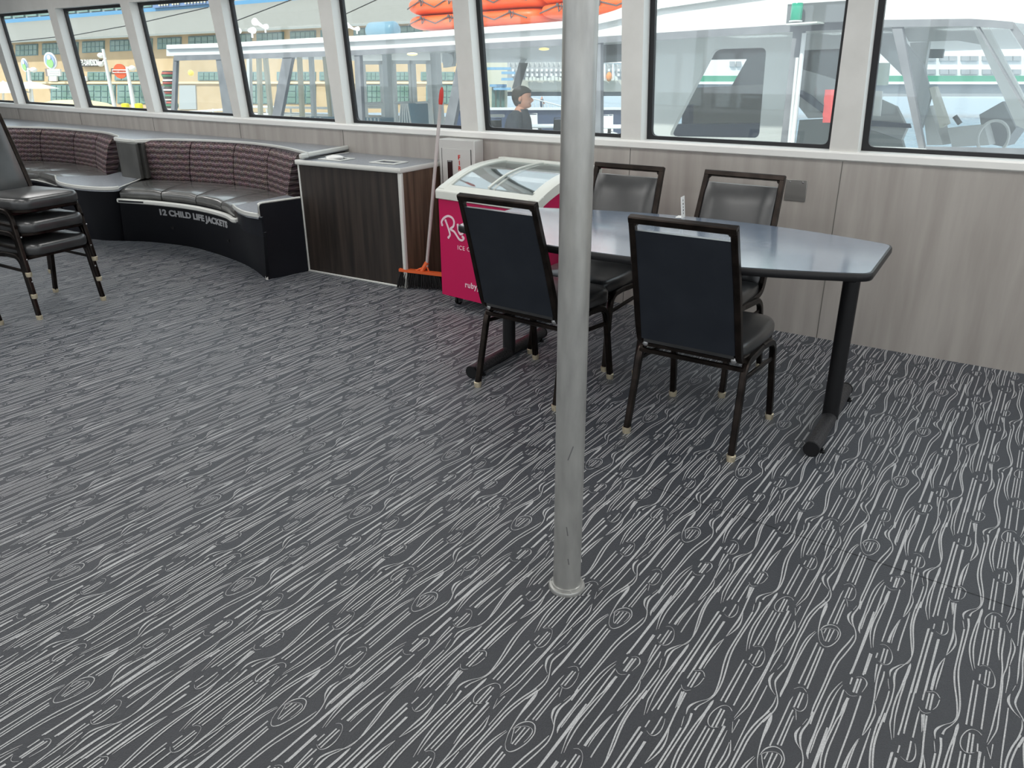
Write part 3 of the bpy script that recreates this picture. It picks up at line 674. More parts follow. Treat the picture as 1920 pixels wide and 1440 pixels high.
# hollow body: front, back, two sides, floor
for x0, x1 in ((0, .035), (FW - .035, FW)): m.loft([[(x, y, z) for y, z in side_p] for x in (x0, x1)])
m.box((FW / 2, .018, (zb + .69) / 2), (FW - .07, .036, .69 - zb)); m.box((FW / 2, FD - .018, (zb + .81) / 2), (FW - .07, .036, .81 - zb)); 
m.build('body', M['pink'], fz)
m = MB(); m.box((FW / 2, FD / 2, .33), (FW - .072, FD - .074, .46))
for x0, x1 in ((.036, .050), (FW - .050, FW - .036)): m.loft([[(x, y, z) for y, z in [(.037, .5), (FD - .037, .5)] + [(yy, zz - .02) for yy, zz in pf[::-1] if .037 < yy < FD - .037]] for x in (x0, x1)])
m.box((FW / 2, .044, .60), (FW - .09, .012, .17)); m.box((FW / 2, FD - .044, .66), (FW - .09, .012, .30)); m.build('inner_tub', M['white'], fz)
m = MB(); m.box((.27, .30, .66), (.20, .14, .15), mx=Matrix.Rotation(R(24), 3, 'Y')); m.build('carton', M['white'], fz, bevel=.006)
m = MB()
for x0, x1 in ((-.012, .062), (FW - .062, FW + .012)):
    m.loft([[(x0, y, z - .055), (x1, y, z - .055), (x1, y, z + .002), (x1 - .01 if x1 < FW else x1 - .018, y, z + .012), (x0 + .018 if x0 < 0 else x0 + .01, y, z + .012), (x0, y, z + .002)] for y, z in pf])
m.build('side_rim', M['freezer'], fz, True)
m = MB(); m.loft([[(x, -.014, .688), (x, .055, .70), (x, .062, .768), (x, .045, .772), (x, -.004, .748), (x, -.014, .738)] for x in (-.014, FW + .014)]); m.build('front_rim', M['freezer'], fz, bevel=.006)
m = MB(); m.loft([[(x, FD - .05, .82), (x, FD + .012, .81), (x, FD + .012, .884), (x, FD - .04, .886)] for x in (-.012, FW + .012)]); m.build('back_rim', M['freezer'], fz, bevel=.005)
M['lidglass'] = glass('lidglass', (.88, .92, .93), .34)
for i, (x0, x1, dz) in enumerate(((.06, FW / 2 + .02, .0), (FW / 2 - .02, FW - .06, .006))):
    m = MB(); q = [(y, z) for y, z in pf if .04 < y < .59]; m.loft([[(x0, y, z - .004 + dz), (x1, y, z - .004 + dz), (x1, y, z - .0 + dz), (x0, y, z - .0 + dz)] for y, z in q]); l = m.build('sliding_lid', M['lidglass'], fz, True)
    for x in (x0, x1):
        m = MB(); m.loft([[(x - .007, y, z - .006 + dz), (x + .007, y, z - .006 + dz), (x + .007, y, z + .006 + dz), (x - .007, y, z + .006 + dz)] for y, z in q]); m.build('lid_frame', M['freezer'], l, True)
    m = MB(); m.box(((x0 + x1) / 2, .59, .874 + dz), (x1 - x0, .014, .012)); m.build('lid_frame', M['freezer'], l)
for x in (.07, FW - .07):
    for y in (.08, FD - .08):
        m = MB(); m.lathe([(.026, -.011), (.030, -.008), (.030, .008), (.026, .011)], (x, y, .031), 18, mx=Matrix.Rotation(R(90), 3, 'Y')); c_ = m.build('castor', M['black'], fz, True)
        m = MB(); m.box((x - .016, y, .045), (.003, .036, .055)); m.box((x + .016, y, .045), (.003, .036, .055)); m.box((x, y, .072), (.05, .05, .005)); m.lathe([(.009, -.018), (.009, .018)], (x, y, .031), 10, mx=Matrix.Rotation(R(90), 3, 'Y')); m.build('fork', M['steel'], c_)
fz_inv = Matrix.Translation(f0) @ Matrix.Rotation(fa, 4, 'Z'); fz_inv.invert()
def fp(px, py):  # a point on the freezer's front face, in its own frame
    v = fz_inv @ onplane(px, py, f0 + Vector((0, 0, .3)), fy); return v.x, v.z
LOGO = ['140,300 133,255 165,205 220,180 275,205 300,260 290,320 250,355 300,390 340,450 370,495 410,508 432,480 415,462', '185,240 215,320 240,400 245,440 225,470',
        '350,300 358,370 385,425 425,400 440,310 450,395 480,425', '480,310 455,260 450,180 470,150 492,180 485,300 480,400 510,425 545,400 540,350 505,345', '590,330 600,390 635,395 655,330 655,450 620,520 575,505 590,480']
lg_ = [[fp(810 + float(a.split(',')[0]) / 7.2, 380 + float(a.split(',')[1]) / 7.2) for a in s.split()] for s in LOGO]
def flat_stroke(mb, pts, wd, fmap):
    P = smooth_curve([Vector((x, z, 0)) for x, z in pts], 4); n = len(P); L_ = []
    for i, p in enumerate(P):
        t = (P[min(i + 1, n - 1)] - P[max(i - 1, 0)]).normalized(); k = Vector((-t.y, t.x, 0)) * wd / 2; L_.append([fmap(*(p + k)[:2], 0), fmap(*(p - k)[:2], 0), fmap(*(p - k)[:2], .0015), fmap(*(p + k)[:2], .0015)])
    mb.loft(L_)
    for e in (P[0], P[-1]): mb.loft([[fmap(e.x + wd * .62 * math.cos(2 * math.pi * k / 12), e.y + wd * .62 * math.sin(2 * math.pi * k / 12), d) for k in range(12)] for d in (0, .0016)])
m = MB(); [flat_stroke(m, s, .0135, lambda x, z, d: (x, -.0008 - d, z)) for s in lg_]; M['letterpink'] = mat('letterpink', (.80, .62, .68), .5); m.build('script_lettering', M['letterpink'], fz)
x_0, z_0 = lg_[0][0]
m = MB(); [flat_stroke(m, s, .0135, lambda x, z, d: (FW + .0008 + d, .05 + (x - x_0) * 1.15, z + .02)) for s in lg_]; m.build('script_lettering', M['white'], fz)
def fz_text(body, px, py, size, bold=0, space=1.1, m_=None):
    b = text_mb(body, size, .0008, bold, 'LEFT', space); x, z = fp(px, py); b.v = [(x + v[0], -.0012 - v[2], z + v[1]) for v in b.v]; return b.build('lettering', m_ or M['letterpink'], fz)
fz_text('ICE CREAM', 858, 467.5, .038, 0, 1.2); fz_text('rubyjewel.com', 872, 538, .052, .001, 1.1)
x, z = fp(834.5, 368.5); m = MB(); m.box((x, -.001, z), (.072, .003, .036)); m.build('badge', M['white'], fz, bevel=.001)
m = MB(); m.lathe([(.009, 0), (.009, .001)], (x - .02, -.003, z), 12, mx=Matrix.Rotation(R(90), 3, 'X')); m.box((x + .012, -.0028, z), (.036, .001, .010)); m.build('badge_print', mat('badgegreen', (.16, .30, .28), .5), fz)
m = MB(); m.box((FW + .002, .42, .30), (.006, .30, .34)); 
for k in range(11): m.box((FW + .007, .42, .16 + .028 * k), (.006, .28, .012))
m.build('vent_grille', M['white'], fz)

# ================================================================ FIRE HOSE BOX
A, B = at(822, 260, .979), at(889, 264, .979); fd = Vector((.819, -.574, 0)); fd = (B - A); fd.z = 0; fw_ = fd.length; fd.normalize(); fn = Vector((-fd.y, fd.x, 0))
A.z = 0; dep = hit_wall(A, fn) - .002
fb = empty('fire_cabinet', A, math.atan2(fd.y, fd.x), 'white metal fire box with narrow dark window and red FIRE letters on the wall', 'fire cabinet')
h0, h1 = .30, .979; M['enamel'] = mat('enamel', (.55, .55, .53), .38)
m = MB(); m.prism([(0, 0), (fw_, 0), (fw_, hit_wall(A + fd * fw_, fn) - .002), (0, dep)], h0, h1); m.build('box', M['enamel'], fb, bevel=.006)
m = MB(); m.box((fw_ / 2, -.002, (h0 + h1 - .05) / 2), (fw_ - .06, .006, h1 - h0 - .07)); m.build('door', M['enamel'], fb, bevel=.002); dr = kids(fb)[-1]
m = MB()
for x in (.028, fw_ - .028): m.box((x, -.003, (h0 + h1 - .05) / 2), (.003, .003, h1 - h0 - .07))
m.box((fw_ / 2, -.003, h1 - .062), (fw_ - .056, .003, .003)); m.build('door_gap', M['black'], dr)
m = MB(); m.box((.098, -.006, .70), (.042, .004, .28)); m.build('window_slot', mat('slot', (.03, .018, .018), .12), dr); m = MB(); m.box((.098, -.009, .835), (.03, .004, .006)); m.build('latch', M['steel'], dr)
for k, ch in enumerate('FIRE'):
    b = text_mb(ch, .040, .001, .0012); b.v = [(.168 + v[0] * 1.0 + (.006 if ch == 'I' else 0), -.0065 - v[2], .852 - .037 * k + v[1]) for v in b.v]; b.build('lettering', M['red'], dr)

# ================================================================ CURVED BENCHES
def A2(lst, z): return [at(x, y, z) for x, y in lst]
def crv(lst, z, n=5): return smooth_curve(A2(lst, z), n)
M['seatvinyl'] = noisy('seatvinyl', (.075, .075, .072), (.12, .12, .115), nscale=7, rough=.26, spec=.9, bump=.10, bscale=9)
M['seatvinyl'].node_tree.nodes['Principled BSDF'].inputs['Coat Weight'].default_value = .35
def stripe_fabric():
    m = mat('stripe_fabric', (.2, .1, .1), .85, spec=.2); nt = m.node_tree; b = nt.nodes['Principled BSDF']; N = nt.nodes.new; L = nt.links.new
    tc = N('ShaderNodeTexCoord'); sp = N('ShaderNodeSeparateXYZ'); L(tc.outputs['Object'], sp.inputs[0])
    def mt(op, a, c=None, v=None):
        k = N('ShaderNodeMath'); k.operation = op
        for i, q in enumerate((a, c)):
            if q is None: continue
            if isinstance(q, (int, float)): k.inputs[i].default_value = q
            else: L(q, k.inputs[i])
        return k.outputs[0]
    ph = mt('ADD', mt('MULTIPLY', sp.outputs['X'], 150), mt('MULTIPLY', sp.outputs['Y'], -110)); wv = mt('MULTIPLY', mt('SINE', ph), .0030)
    ph2 = mt('MULTIPLY', mt('SINE', mt('MULTIPLY', ph, .31)), .0030); z = mt('ADD', sp.outputs['Z'], mt('ADD', wv, ph2)); fr = mt('FRACT', mt('DIVIDE', z, .047))
    rp = N('ShaderNodeValToRGB'); L(fr, rp.inputs[0]); cr = rp.color_ramp; base = (.165, .118, .122, 1)
    stops = [(0, (.012, .010, .012, 1)), (.09, (.012, .010, .012, 1)), (.15, base), (.50, base), (.54, (.42, .34, .34, 1)), (.61, (.42, .34, .34, 1)), (.66, base), (.90, (.12, .085, .09, 1))]
    cr.elements[0].position = 0; cr.elements[0].color = stops[0][1]; cr.elements[1].position = stops[1][0]; cr.elements[1].color = stops[1][1]
    for p, c in stops[2:]: e = cr.elements.new(p); e.color = c
    nz = N('ShaderNodeTexNoise'); nz.inputs['Scale'].default_value = 30; mx = N('ShaderNodeMix'); mx.data_type = 'RGBA'; mx.blend_type = 'MULTIPLY'; mx.inputs[0].default_value = .5
    L(tc.outputs['Object'], nz.inputs['Vector']); L(rp.outputs[0], mx.inputs[6]); L(nz.outputs['Color'], mx.inputs[7]); L(mx.outputs[2], b.inputs['Base Color']); return m
M['stripe'] = stripe_fabric()
BZ = .85
def seg_curve(c, i0, i1, n=5): return c[i0 * n:i1 * n + 1]
def back_cushions(par, top, junc, lab=None):
    ct, cj = crv(top, BZ), crv(junc, .515)
    for i in range(len(top) - 1):
        a, b = seg_curve(ct, i, i + 1), seg_curve(cj, i, i + 1); rs = []
        n = len(a)
        for k in range(n):
            pa, pb = a[k], b[k]; t = (a[min(k + 1, n - 1)] - a[max(k - 1, 0)]).normalized(); nn = Vector((-t.y, t.x, 0))
            if nn.y < 0: nn = -nn
            e = .012 if k in (0, n - 1) else 0; sh = t * (.006 if k == 0 else -.006 if k == n - 1 else 0)
            q = [pb + nn * e, pb * .75 + pa * .25 - nn * (.012 - e), pb * .25 + pa * .75 - nn * (.012 - e), pa + nn * e - Vector((0, 0, .028)), pa + nn * (.012 + e) - Vector((0, 0, .010)), pa + nn * .035 - Vector((0, 0, e * .3)), pa + nn * .085 - Vector((0, 0, .003)), pa + nn * .105 - Vector((0, 0, .03)), pb + nn * .105]
            rs.append([v + sh for v in q])
        m = MB(); m.loft(rs); m.build('back_cushion', M['stripe'], par, True)
def seat_cushions(par, front, junc, z1=.53, z0=.445):
    cf, cj = crv(front, z1), crv(junc, z1)
    for i in range(len(front) - 1):
        a, b = seg_curve(cf, i, i + 1), seg_curve(cj, i, i + 1); n = len(a); rs = []
        for k in range(n):
            f, j = a[k].copy(), b[k].copy(); d = (j - f); d.z = 0; d.normalize(); t = (a[min(k + 1, n - 1)] - a[max(k - 1, 0)]).normalized(); sh = t * (.005 if k == 0 else -.005 if k == n - 1 else 0); e = .012 if k in (0, n - 1) else 0
            q = [Vector((f.x, f.y, z0)) + d * .008, Vector((f.x, f.y, z0 + .012)) - d * .004, Vector((f.x, f.y, z1 - .028 - e)) - d * .006, Vector((f.x, f.y, z1 - .008 - e)) + d * .006, Vector((f.x, f.y, z1 - e)) + d * .028]
            q += [f * (1 - s) + j * s + Vector((0, 0, h - e * .8)) for s, h in ((.3, .007), (.55, .008), (.8, .004))] + [Vector((j.x, j.y, z1 - .004)) + d * .03, Vector((j.x, j.y, z0)) + d * .03]
            rs.append([v + sh for v in q])
        m = MB(); m.loft(rs); m.build('seat_cushion', M['seatvinyl'], par, True)
bR = empty('curved_bench', at(400, 480), 0, 'curved built-in bench with four striped back cushions and life jacket lettering, left of the cabinet', 'bench', 'curved benches along the windows')
bL = empty('curved_bench', at(60, 455), 0, 'curved built-in bench with striped back cushions at the far left, behind the stacked chairs', 'bench', 'curved benches along the windows')
topR = [(253.6, 263.5), (355, 266), (437, 270), (501, 278), (551, 290)]; junR = [(262, 336), (356, 340), (438, 347), (501, 358), (538, 372)]
frR = [(222, 352.5), (301, 357), (366, 364), (414, 375), (439, 387)]
topL = [(-130, 236), (-40, 239), (74, 242), (136.5, 246.5), (178, 251), (204, 259.5)]; junL = [(-110, 304), (-25, 302), (78, 302), (140, 307.5), (180, 316), (197, 328)]
frL = [(-150, 330), (-80, 322), (5, 317), (42, 319), (70, 321), (103, 331)]
def reparent(par, fn, *a):
    before = set(bpy.data.objects); fn(None, *a)
    for o in set(bpy.data.objects) - before: o.parent = par; o.matrix_parent_inverse = par.matrix_world.inverted() if False else Matrix.Translation(-par.location)
def attach(o, par): o.parent = par; o.matrix_parent_inverse = Matrix.Translation(-par.location); return o
reparent(bR, back_cushions, topR, junR); reparent(bR, seat_cushions, frR, junR)
reparent(bL, back_cushions, topL, junL); reparent(bL, seat_cushions, frL, junL)
# base fronts
trR = [(223.6, 375.5), (287.5, 380), (353, 387.5), (397, 396), (427.5, 405), (440.6, 412.7), (456, 410.5)]
ctR = crv(trR, .435)
m = MB(); m.tube([p - Vector((.35, .62, 0)) * .012 for p in ctR], 1, prof=rect_prof(.034, .034, .008), side=(0, 0, 1)); attach(m.build('edge_trim', M['edging'], None, True), bR)
fl_px = [(-120, 446), (-60, 443), (0, 442), (60, 443), (120, 445), (170, 448), (200, 451), (245, 452), (287.5, 454), (353, 462), (397, 473), (440.6, 488), (473.5, 503.5), (499.7, 524)]
cfl = crv(fl_px, 0.0, 4)
tbl_px = [(104, 331), (106, 339), (112, 343.5), (127, 347.5), (150, 351), (185, 353.5), (210, 353.5), (222, 352)]
trL = [(-120, 352), (-60, 343), (0, 336), (54, 337.6), (81.7, 342), (109.4, 350)]; ctL = crv(trL, .435)
m = MB(); m.tube(ctL, 1, prof=rect_prof(.026, .030, .006), side=(0, 0, 1)); attach(m.build('edge_trim', M['edging'], None, True), bL)
def resample(c, n):
    d = [0]
    for i in range(1, len(c)): d.append(d[-1] + (c[i] - c[i - 1]).length)
    out = []
    for k in range(n):
        s = d[-1] * k / (n - 1); i = min(max(j for j in range(len(d)) if d[j] <= s + 1e-9), len(c) - 2); t = (s - d[i]) / max(d[i + 1] - d[i], 1e-6); out.append(c[i].lerp(c[i + 1], min(t, 1)))
    return out
ctab = crv(tbl_px, .54, 5)
def front_panel(upper, lower, zt, name, par, mt_, m2=None):
    n = 26; u, l = resample(upper, n), resample(lower, n); m = MB(); back = Vector((.42, .62, 0)).normalized() * .03
    m.loft([[Vector((a.x, a.y, zt)), Vector((a.x, a.y, zt)) + back, Vector((b.x, b.y, 0)) + back, Vector((b.x, b.y, 0))] for a, b in zip(u, l)]); o = m.build(name, mt_, None, True); return attach(o, par)
i_sp = [min(range(len(cfl)), key=lambda i: abs((cfl[i] - at(x, y)).length)) for x, y in ((112, 445), (232, 452))]
lowL, lowT, lowR = cfl[:i_sp[0] + 1], cfl[i_sp[0]:i_sp[1] + 1], cfl[i_sp[1]:]
endc = at(487, 402, .54)
upR = ctR[:-5] + [Vector((*(at(x, y, .545) + Vector((.012, .02, 0)))[:2], .42)) for x, y in ((447, 394), (462.5, 400.5), (484, 404))]
front_panel(upR, lowR, .425, 'base_front', bR, M['benchnavy']); front_panel(ctL, lowL, .425, 'base_front', bL, M['benchnavy'])
# seat deck under the cushions
def deck(front, junc, par):
    cf, cj = crv(front, .43), crv(junc, .43); m = MB(); m.loft([[a, a + Vector((0, 0, .012)), b + Vector((0, .05, .012)), b + Vector((0, .05, 0))] for a, b in zip(cf, cj)]); attach(m.build('seat_board', M['benchnavy'], None), par)
deck([(x, y + 26) for x, y in frR], [(x, y + 30) for x, y in junR], bR); deck([(x, y + 22) for x, y in frL], [(x, y + 22) for x, y in junL], bL)
# end table and end panel of the right bench
e0, e1 = at(503, 524.5), Vector((FL.x, FL.y, 0)) ; e1 = e1 + (e0 - e1).normalized() * .012; ed_ = (e1 - e0).normalized(); en = Vector((ed_.y, -ed_.x, 0))
m = MB(); k_ = [(e0 + en * .0), (e1 + en * .0), (e1 - en * .022), (e0 - en * .022)]; m.prism([(p.x, p.y) for p in k_], 0, .545); attach(m.build('end_panel', M['benchnavy'], None), bR)
m = MB(); m.tube(fillet([e0 - en * .011 - ed_ * .003, Vector((*(e0 - en * .011 - ed_ * .003)[:2], .553)), Vector((*(e1 - en * .011)[:2], .553))], .035, 6), 1, prof=rect_prof(.026, .014, .005), side=tuple(en)); attach(m.build('panel_edging', M['edging'], None, True), bR)
ep = [at(x, y, .545) for x, y in ((437, 386), (447, 394), (462.5, 400.5), (484, 404))] + [Vector((*(e0 - en * .02)[:2], .545)), Vector((*(e1 - en * .02)[:2], .545)), at(538, 366, .545)]
m = MB(); m.prism([(p.x, p.y) for p in ep], .520, .546); attach(m.build('end_table_top', M['counter'], None), bR)
m = MB(); m.tube(smooth_curve(ep[:4], 4), 1, prof=rect_prof(.030, .010, .004), side=(0, 0, 1)); o = attach(m.build('table_edging', M['edging'], None, True), bR)
n1 = [p + Vector((.012, .02, 0)) for p in smooth_curve([Vector((p.x, p.y, 0)) for p in ep[:4]], 4)]
m = MB(); m.loft([[Vector((a.x, a.y, .525)), Vector((a.x, a.y + .04, .525)), Vector((a.x, a.y + .04, .40)), Vector((a.x, a.y, .40))] for a in n1]); attach(m.build('apron', M['benchnavy'], None, True), bR)
# lettering following the curved front
tb_ = text_mb('12 CHILD LIFE JACKETS', .085, .0012, .004, 'LEFT', 1.02); wtx = max(v[0] for v in tb_.v)
upc, loc_ = resample(upR, 200), resample(lowR, 200)
def sidx(px, py):
    best = None
    for i in range(200):
        for zz in (.36,):
            a, b = upc[i], loc_[i]; p = Vector((a.x, a.y, .425)).lerp(Vector((b.x, b.y, 0)), (.425 - zz) / .425); v = p - CP; w_ = v.dot(_F); x = 960 + FPX * v.dot(_R) / w_
            if best is None or abs(x - px) < best[0]: best = (abs(x - px), i)
    return best[1]
i0, i1 = sidx(298, 395), sidx(427, 413)
def on_front(s, z):
    i = i0 + (i1 - i0) * s; k = int(i); f = i - k; a = upc[k].lerp(upc[min(k + 1, 199)], f); b = loc_[k].lerp(loc_[min(k + 1, 199)], f); p = Vector((a.x, a.y, .425)).lerp(Vector((b.x, b.y, 0)), (.425 - z) / .425)
    a2, b2 = upc[min(k + 2, 199)], upc[max(k - 2, 0)]; t = (a2 - b2).normalized(); return p, Vector((t.y, -t.x, 0))
nv = []
for v in tb_.v:
    p, n = on_front(v[0] / wtx, .322 + v[1] * .95); n = n if n.y < 0 else -n; nv.append(tuple(p + n * (.003 + v[2])))
tb_.v = nv; M['lettergrey'] = mat('lettergrey', (.55, .56, .58), .5); attach(tb_.build('lettering', M['lettergrey'], None), bR)
for px, py in ((318, 418), (425, 436)):
    s_ = (sidx(px, py) - i0) / max(i1 - i0, 1); p, n = on_front(min(max(s_, 0), 1), .20); n = n if n.y < 0 else -n
    m = MB(); m.lathe([(.020, 0), (.020, .003), (.012, .004), (.011, .001)], p + n * .002, 16, mx=n.to_track_quat('Z', 'Y').to_matrix()); attach(m.build('finger_pull', M['black'], None, True), bR)
# table between the benches
bt = empty('bench_table', at(160, 452), 0, 'low grey laminate table with rounded white edge built in between the two curved benches', 'table')
tp_ = ctab + [at(258, 335, .54), at(225, 322, .54), at(200, 329, .54)]
m = MB(); m.prism([(p.x, p.y) for p in tp_], .515, .541); attach(m.build('table_top', M['counter'], None), bt)
m = MB(); m.tube(ctab, 1, prof=rect_prof(.030, .012, .005), side=(0, 0, 1)); attach(m.build('table_edging', M['edging'], None, True), bt)
m = MB(); m.tube([at(222, 352, .541), at(262, 336, .541)], 1, prof=rect_prof(.006, .014, .002), side=(0, 0, 1)); attach(m.build('table_edging', M['edging'], None, True), bt)
front_panel([p.lerp(Vector((-3.3, 7.3, .54)), .06) for p in ctab[2:]], lowT, .515, 'base_front', bt, M['benchnavy'])
# window shelf running behind both benches
sh = empty('window_shelf', at(300, 452), 0, 'grey laminate window shelf with pale edge running behind the benches to the cabinet', 'shelf')
def offs(c, d):
    out = []
    for i, p in enumerate(c):
        t = (c[min(i + 1, len(c) - 1)] - c[max(i - 1, 0)]).normalized(); n = Vector((-t.y, t.x, 0)); n = n if n.y > 0 else -n; out.append(p + n * d)
    return out
cR_, cL_ = offs(crv(topR, BZ), .105), offs(crv(topL, BZ), .105)
SZ = .858
bul = smooth_curve([cL_[-1] + Vector((.0, -.02, 0))] + [at(x, y, SZ) for x, y in ((214, 258.5), (232, 261), (253, 262.5))], 4)
tail = [at(562, 290.5, SZ), at(577, 289, SZ)]
fr_ = cL_[:-1] + bul[1:] + cR_[2:-1] + smooth_curve([cR_[-1]] + tail, 3)
xe = Lc and (FL + ux * .10); wl = [wp(fr_[0].x - .5 + (xe.x - .02 + .28 - fr_[0].x + .5) * i / 30, 0, -.002) for i in range(31)]
xs_end = onwall(652, 277).x; wl = [wp(fr_[0].x + .0 + (xs_end - fr_[0].x) * i / 30, 0, -.003) for i in range(31)]
m = MB(); m.prism([(p.x, p.y) for p in fr_] + [(p.x, p.y) for p in wl[::-1]], SZ - .024, SZ); attach(m.build('shelf_board', M['counter'], None), sh)
m = MB(); m.tube([Vector((p.x, p.y, SZ - .010)) for p in fr_], 1, prof=rect_prof(.030, .012, .005), side=(0, 0, 1)); attach(m.build('shelf_edging', M['edging'], None, True), sh)
m = MB(); m.tube([Vector((fr_[-1].x, fr_[-1].y, SZ - .004)), Vector((wl[-1].x, wl[-1].y, SZ - .004))], 1, prof=rect_prof(.034, .022, .008), side=(0, 0, 1)); attach(m.build('shelf_end', M['edging'], None, True), sh)
cp_ = [at(x, y, SZ) for x, y in ((211, 257), (216, 260.5), (232, 262.5), (252, 264.5), (262, 262))]; cp_[0] = cp_[0] + Vector((.0, .10, 0))
cp_ = smooth_curve([Vector((p.x, p.y, 0)) for p in cp_], 4)
m = MB(); m.loft([[Vector((p.x, p.y, .541)), Vector((p.x, p.y, SZ - .024)), Vector((p.x + .03, p.y + .05, SZ - .024)), Vector((p.x + .03, p.y + .05, .541))] for p in cp_]); attach(m.build('column_panel', M['benchgrey'], None, True), sh)

# ================================================================ OUTSIDE (the shore and the neighbouring boat share one level; our own deck lies a little askew to it)
_a = math.atan((720 - 158) / FPX)
SU = (_U * math.cos(_a) - _F * math.sin(_a)).normalized(); SF = (_F * math.cos(_a) + _U * math.sin(_a)).normalized(); SR = SF.cross(SU)
def flat(v): return (v - SU * v.dot(SU)).normalized()
def spt(r, f, u): return CP + SR * r + SF * f + SU * u
hB = flat(ray(-740, 158)); nB = SU.cross(hB) * -1; nB = nB if nB.dot(SF) > 0 else -nB; pB = CP + flat(ray(970, 158)) * 9.0
hF = flat(ray(-1500, 160)); nF = SU.cross(hF); nF = nF if nF.dot(SF) > 0 else -nF; pF = CP + flat(ray(250, 158)) * 52
def bp_(px, py, off=0): return onplane(px, py, pB + nB * off, nB)
def fc_(px, py, off=0): return onplane(px, py, pF + nF * off, nF)
def yp_(px, py, D): return onplane(px, py, CP + SF * D, SF)
def poly_slab(pts, nrm, th, name, m_, par, mb=None, mi=0, build=True):
    mb = mb or MB(); n = len(pts); mb.add(list(pts) + [p + nrm * th for p in pts], [tuple(range(n)), tuple(range(2 * n - 1, n - 1, -1))] + [(i, n + i, n + (i + 1) % n, (i + 1) % n) for i in range(n)], mi)
    return attach(mb.build(name, m_), par) if build else mb
def bs(poly, off, th, name, m_, par, **k): return poly_slab([bp_(x, y, off) for x, y in poly], nB, th, name, m_, par, **k)
def fs(poly, off, th, name, m_, par, **k): return poly_slab([fc_(x, y, off) for x, y in poly], nF, th, name, m_, par, **k)
def ys(poly, D, th, name, m_, par, **k): return poly_slab([yp_(x, y, D) for x, y in poly], SF, th, name, m_, par, **k)
def root(name, at_, label, cat, group=None): return empty(name, at_, 0, label, cat, group)
def btube(pts, off, r, name, m_, par, n=8): 
    m = MB(); m.tube([bp_(x, y, off) for x, y in pts], r, n); return attach(m.build(name, m_, None, True), par)
G = dict(boatwhite=mat('boatwhite', (.82, .82, .80), .4), canvas=noisy('canvas', (.17, .175, .19), (.25, .255, .27), nscale=5, rough=.7, bump=.5), boatgrey=mat('boatgrey', (.66, .67, .67), .5), darkint=mat('darkint', (.10, .105, .115), .6), navyint=mat('navyint', (.045, .065, .12), .5),
         deck=mat('deck', (.55, .56, .56), .7), water=None, tan=noisy('stucco', (.52, .38, .22), (.60, .45, .28), nscale=1.5, rough=.85), teal=mat('tealframe', (.13, .24, .27), .6), greenglass=noisy('greenglass', (.10, .20, .15), (.22, .32, .30), nscale=.8, rough=.15), shingle=noisy('shingle', (.21, .205, .18), (.28, .275, .25), nscale=6, rough=.9, scale=(1, 1, 3)),
         blue=mat('bluetrim', (.10, .28, .48), .5), raft=noisy('raft', (.80, .11, .02), (.86, .17, .04), nscale=2, rough=.42), rope=mat('rope', (.12, .10, .10), .8), sand=mat('concrete', (.50, .47, .40), .9), steelblue=mat('steelblue', (.13, .25, .33), .4), cream=mat('cream', (.72, .66, .50), .7), skyblue=mat('skyblue', (.20, .42, .62), .6),
         ygrey=mat('ygrey', (.34, .35, .36), .7), black=M['black'], white=M['white'], green=mat('shipgreen', (.03, .30, .17), .5), yellow=mat('yellow', (.75, .68, .02), .5), skin=mat('skin', (.56, .27, .18), .55), shirt=noisy('shirt', (.030, .034, .042), (.05, .055, .066), nscale=6, rough=.9), hair=mat('hair', (.035, .026, .020), .8), trouser=mat('trouser', (.05, .05, .06), .9))
G['vinylclear'] = glass('vinylclear', (.97, .98, .98), .04, .05)
w_ = bpy.data.materials.new('water'); w_.use_nodes = True; b_ = w_.node_tree.nodes['Principled BSDF']; b_.inputs['Base Color'].default_value = (.10, .20, .28, 1); b_.inputs['Roughness'].default_value = .18
nz_ = w_.node_tree.nodes.new('ShaderNodeTexNoise'); nz_.inputs['Scale'].default_value = .9; bu_ = w_.node_tree.nodes.new('ShaderNodeBump'); bu_.inputs['Distance'].default_value = .5; bu_.inputs['Strength'].default_value = .8
tc_ = w_.node_tree.nodes.new('ShaderNodeTexCoord'); w_.node_tree.links.new(tc_.outputs['Object'], nz_.inputs['Vector']); w_.node_tree.links.new(nz_.outputs['Fac'], bu_.inputs['Height']); w_.node_tree.links.new(bu_.outputs[0], b_.inputs['Normal']); G['water'] = w_
# water
m = MB(); q = [spt(-160, 7, -4.0), spt(160, 7, -4.0), spt(320, 320, -4.0), spt(-320, 320, -4.0)]; m.add(q + [p - SU * .5 for p in q], [(0, 1, 2, 3), (7, 6, 5, 4), (0, 4, 5, 1), (1, 5, 6, 2), (2, 6, 7, 3), (3, 7, 4, 0)])
wa = m.build('harbour_water', G['water']); tag(wa, 'pale blue rippled harbour water between the boats and the far quay', 'water', kind='stuff')

# ---------------------------------------------------------------- neighbouring boat
bo = root('tour_boat', bp_(900, 158) - SU * 2.3, 'white tour boat moored alongside with clear vinyl side curtains and grey canvas straps', 'boat')
top_e = [(312, 84), (430, 80), (600, 70), (690, 66), (800, 59), (905, 51), (1055, 40), (1110, 33), (1170, 14), (1225, -10), (1480, -60), (1900, -120), (2300, -180)]
bot_e = [(320, 105), (450, 102), (600, 97), (660, 95.5), (853, 85), (905, 82), (1055, 74), (1118, 70), (1166, 67), (1225, 63), (1460, 48), (1590, 42), (1655, 38), (1830, 36), (1900, 42), (2300, 95)]
def along(c, n):
    out = []
    X0, X1 = c[0][0], c[-1][0]
    for i in range(n):
        x = X0 + (X1 - X0) * i / (n - 1)
        for a, b in zip(c[:-1], c[1:]):
            if a[0] <= x <= b[0] + 1e-6: out.append((x, a[1] + (b[1] - a[1]) * (x - a[0]) / (b[0] - a[0]))); break
    return out
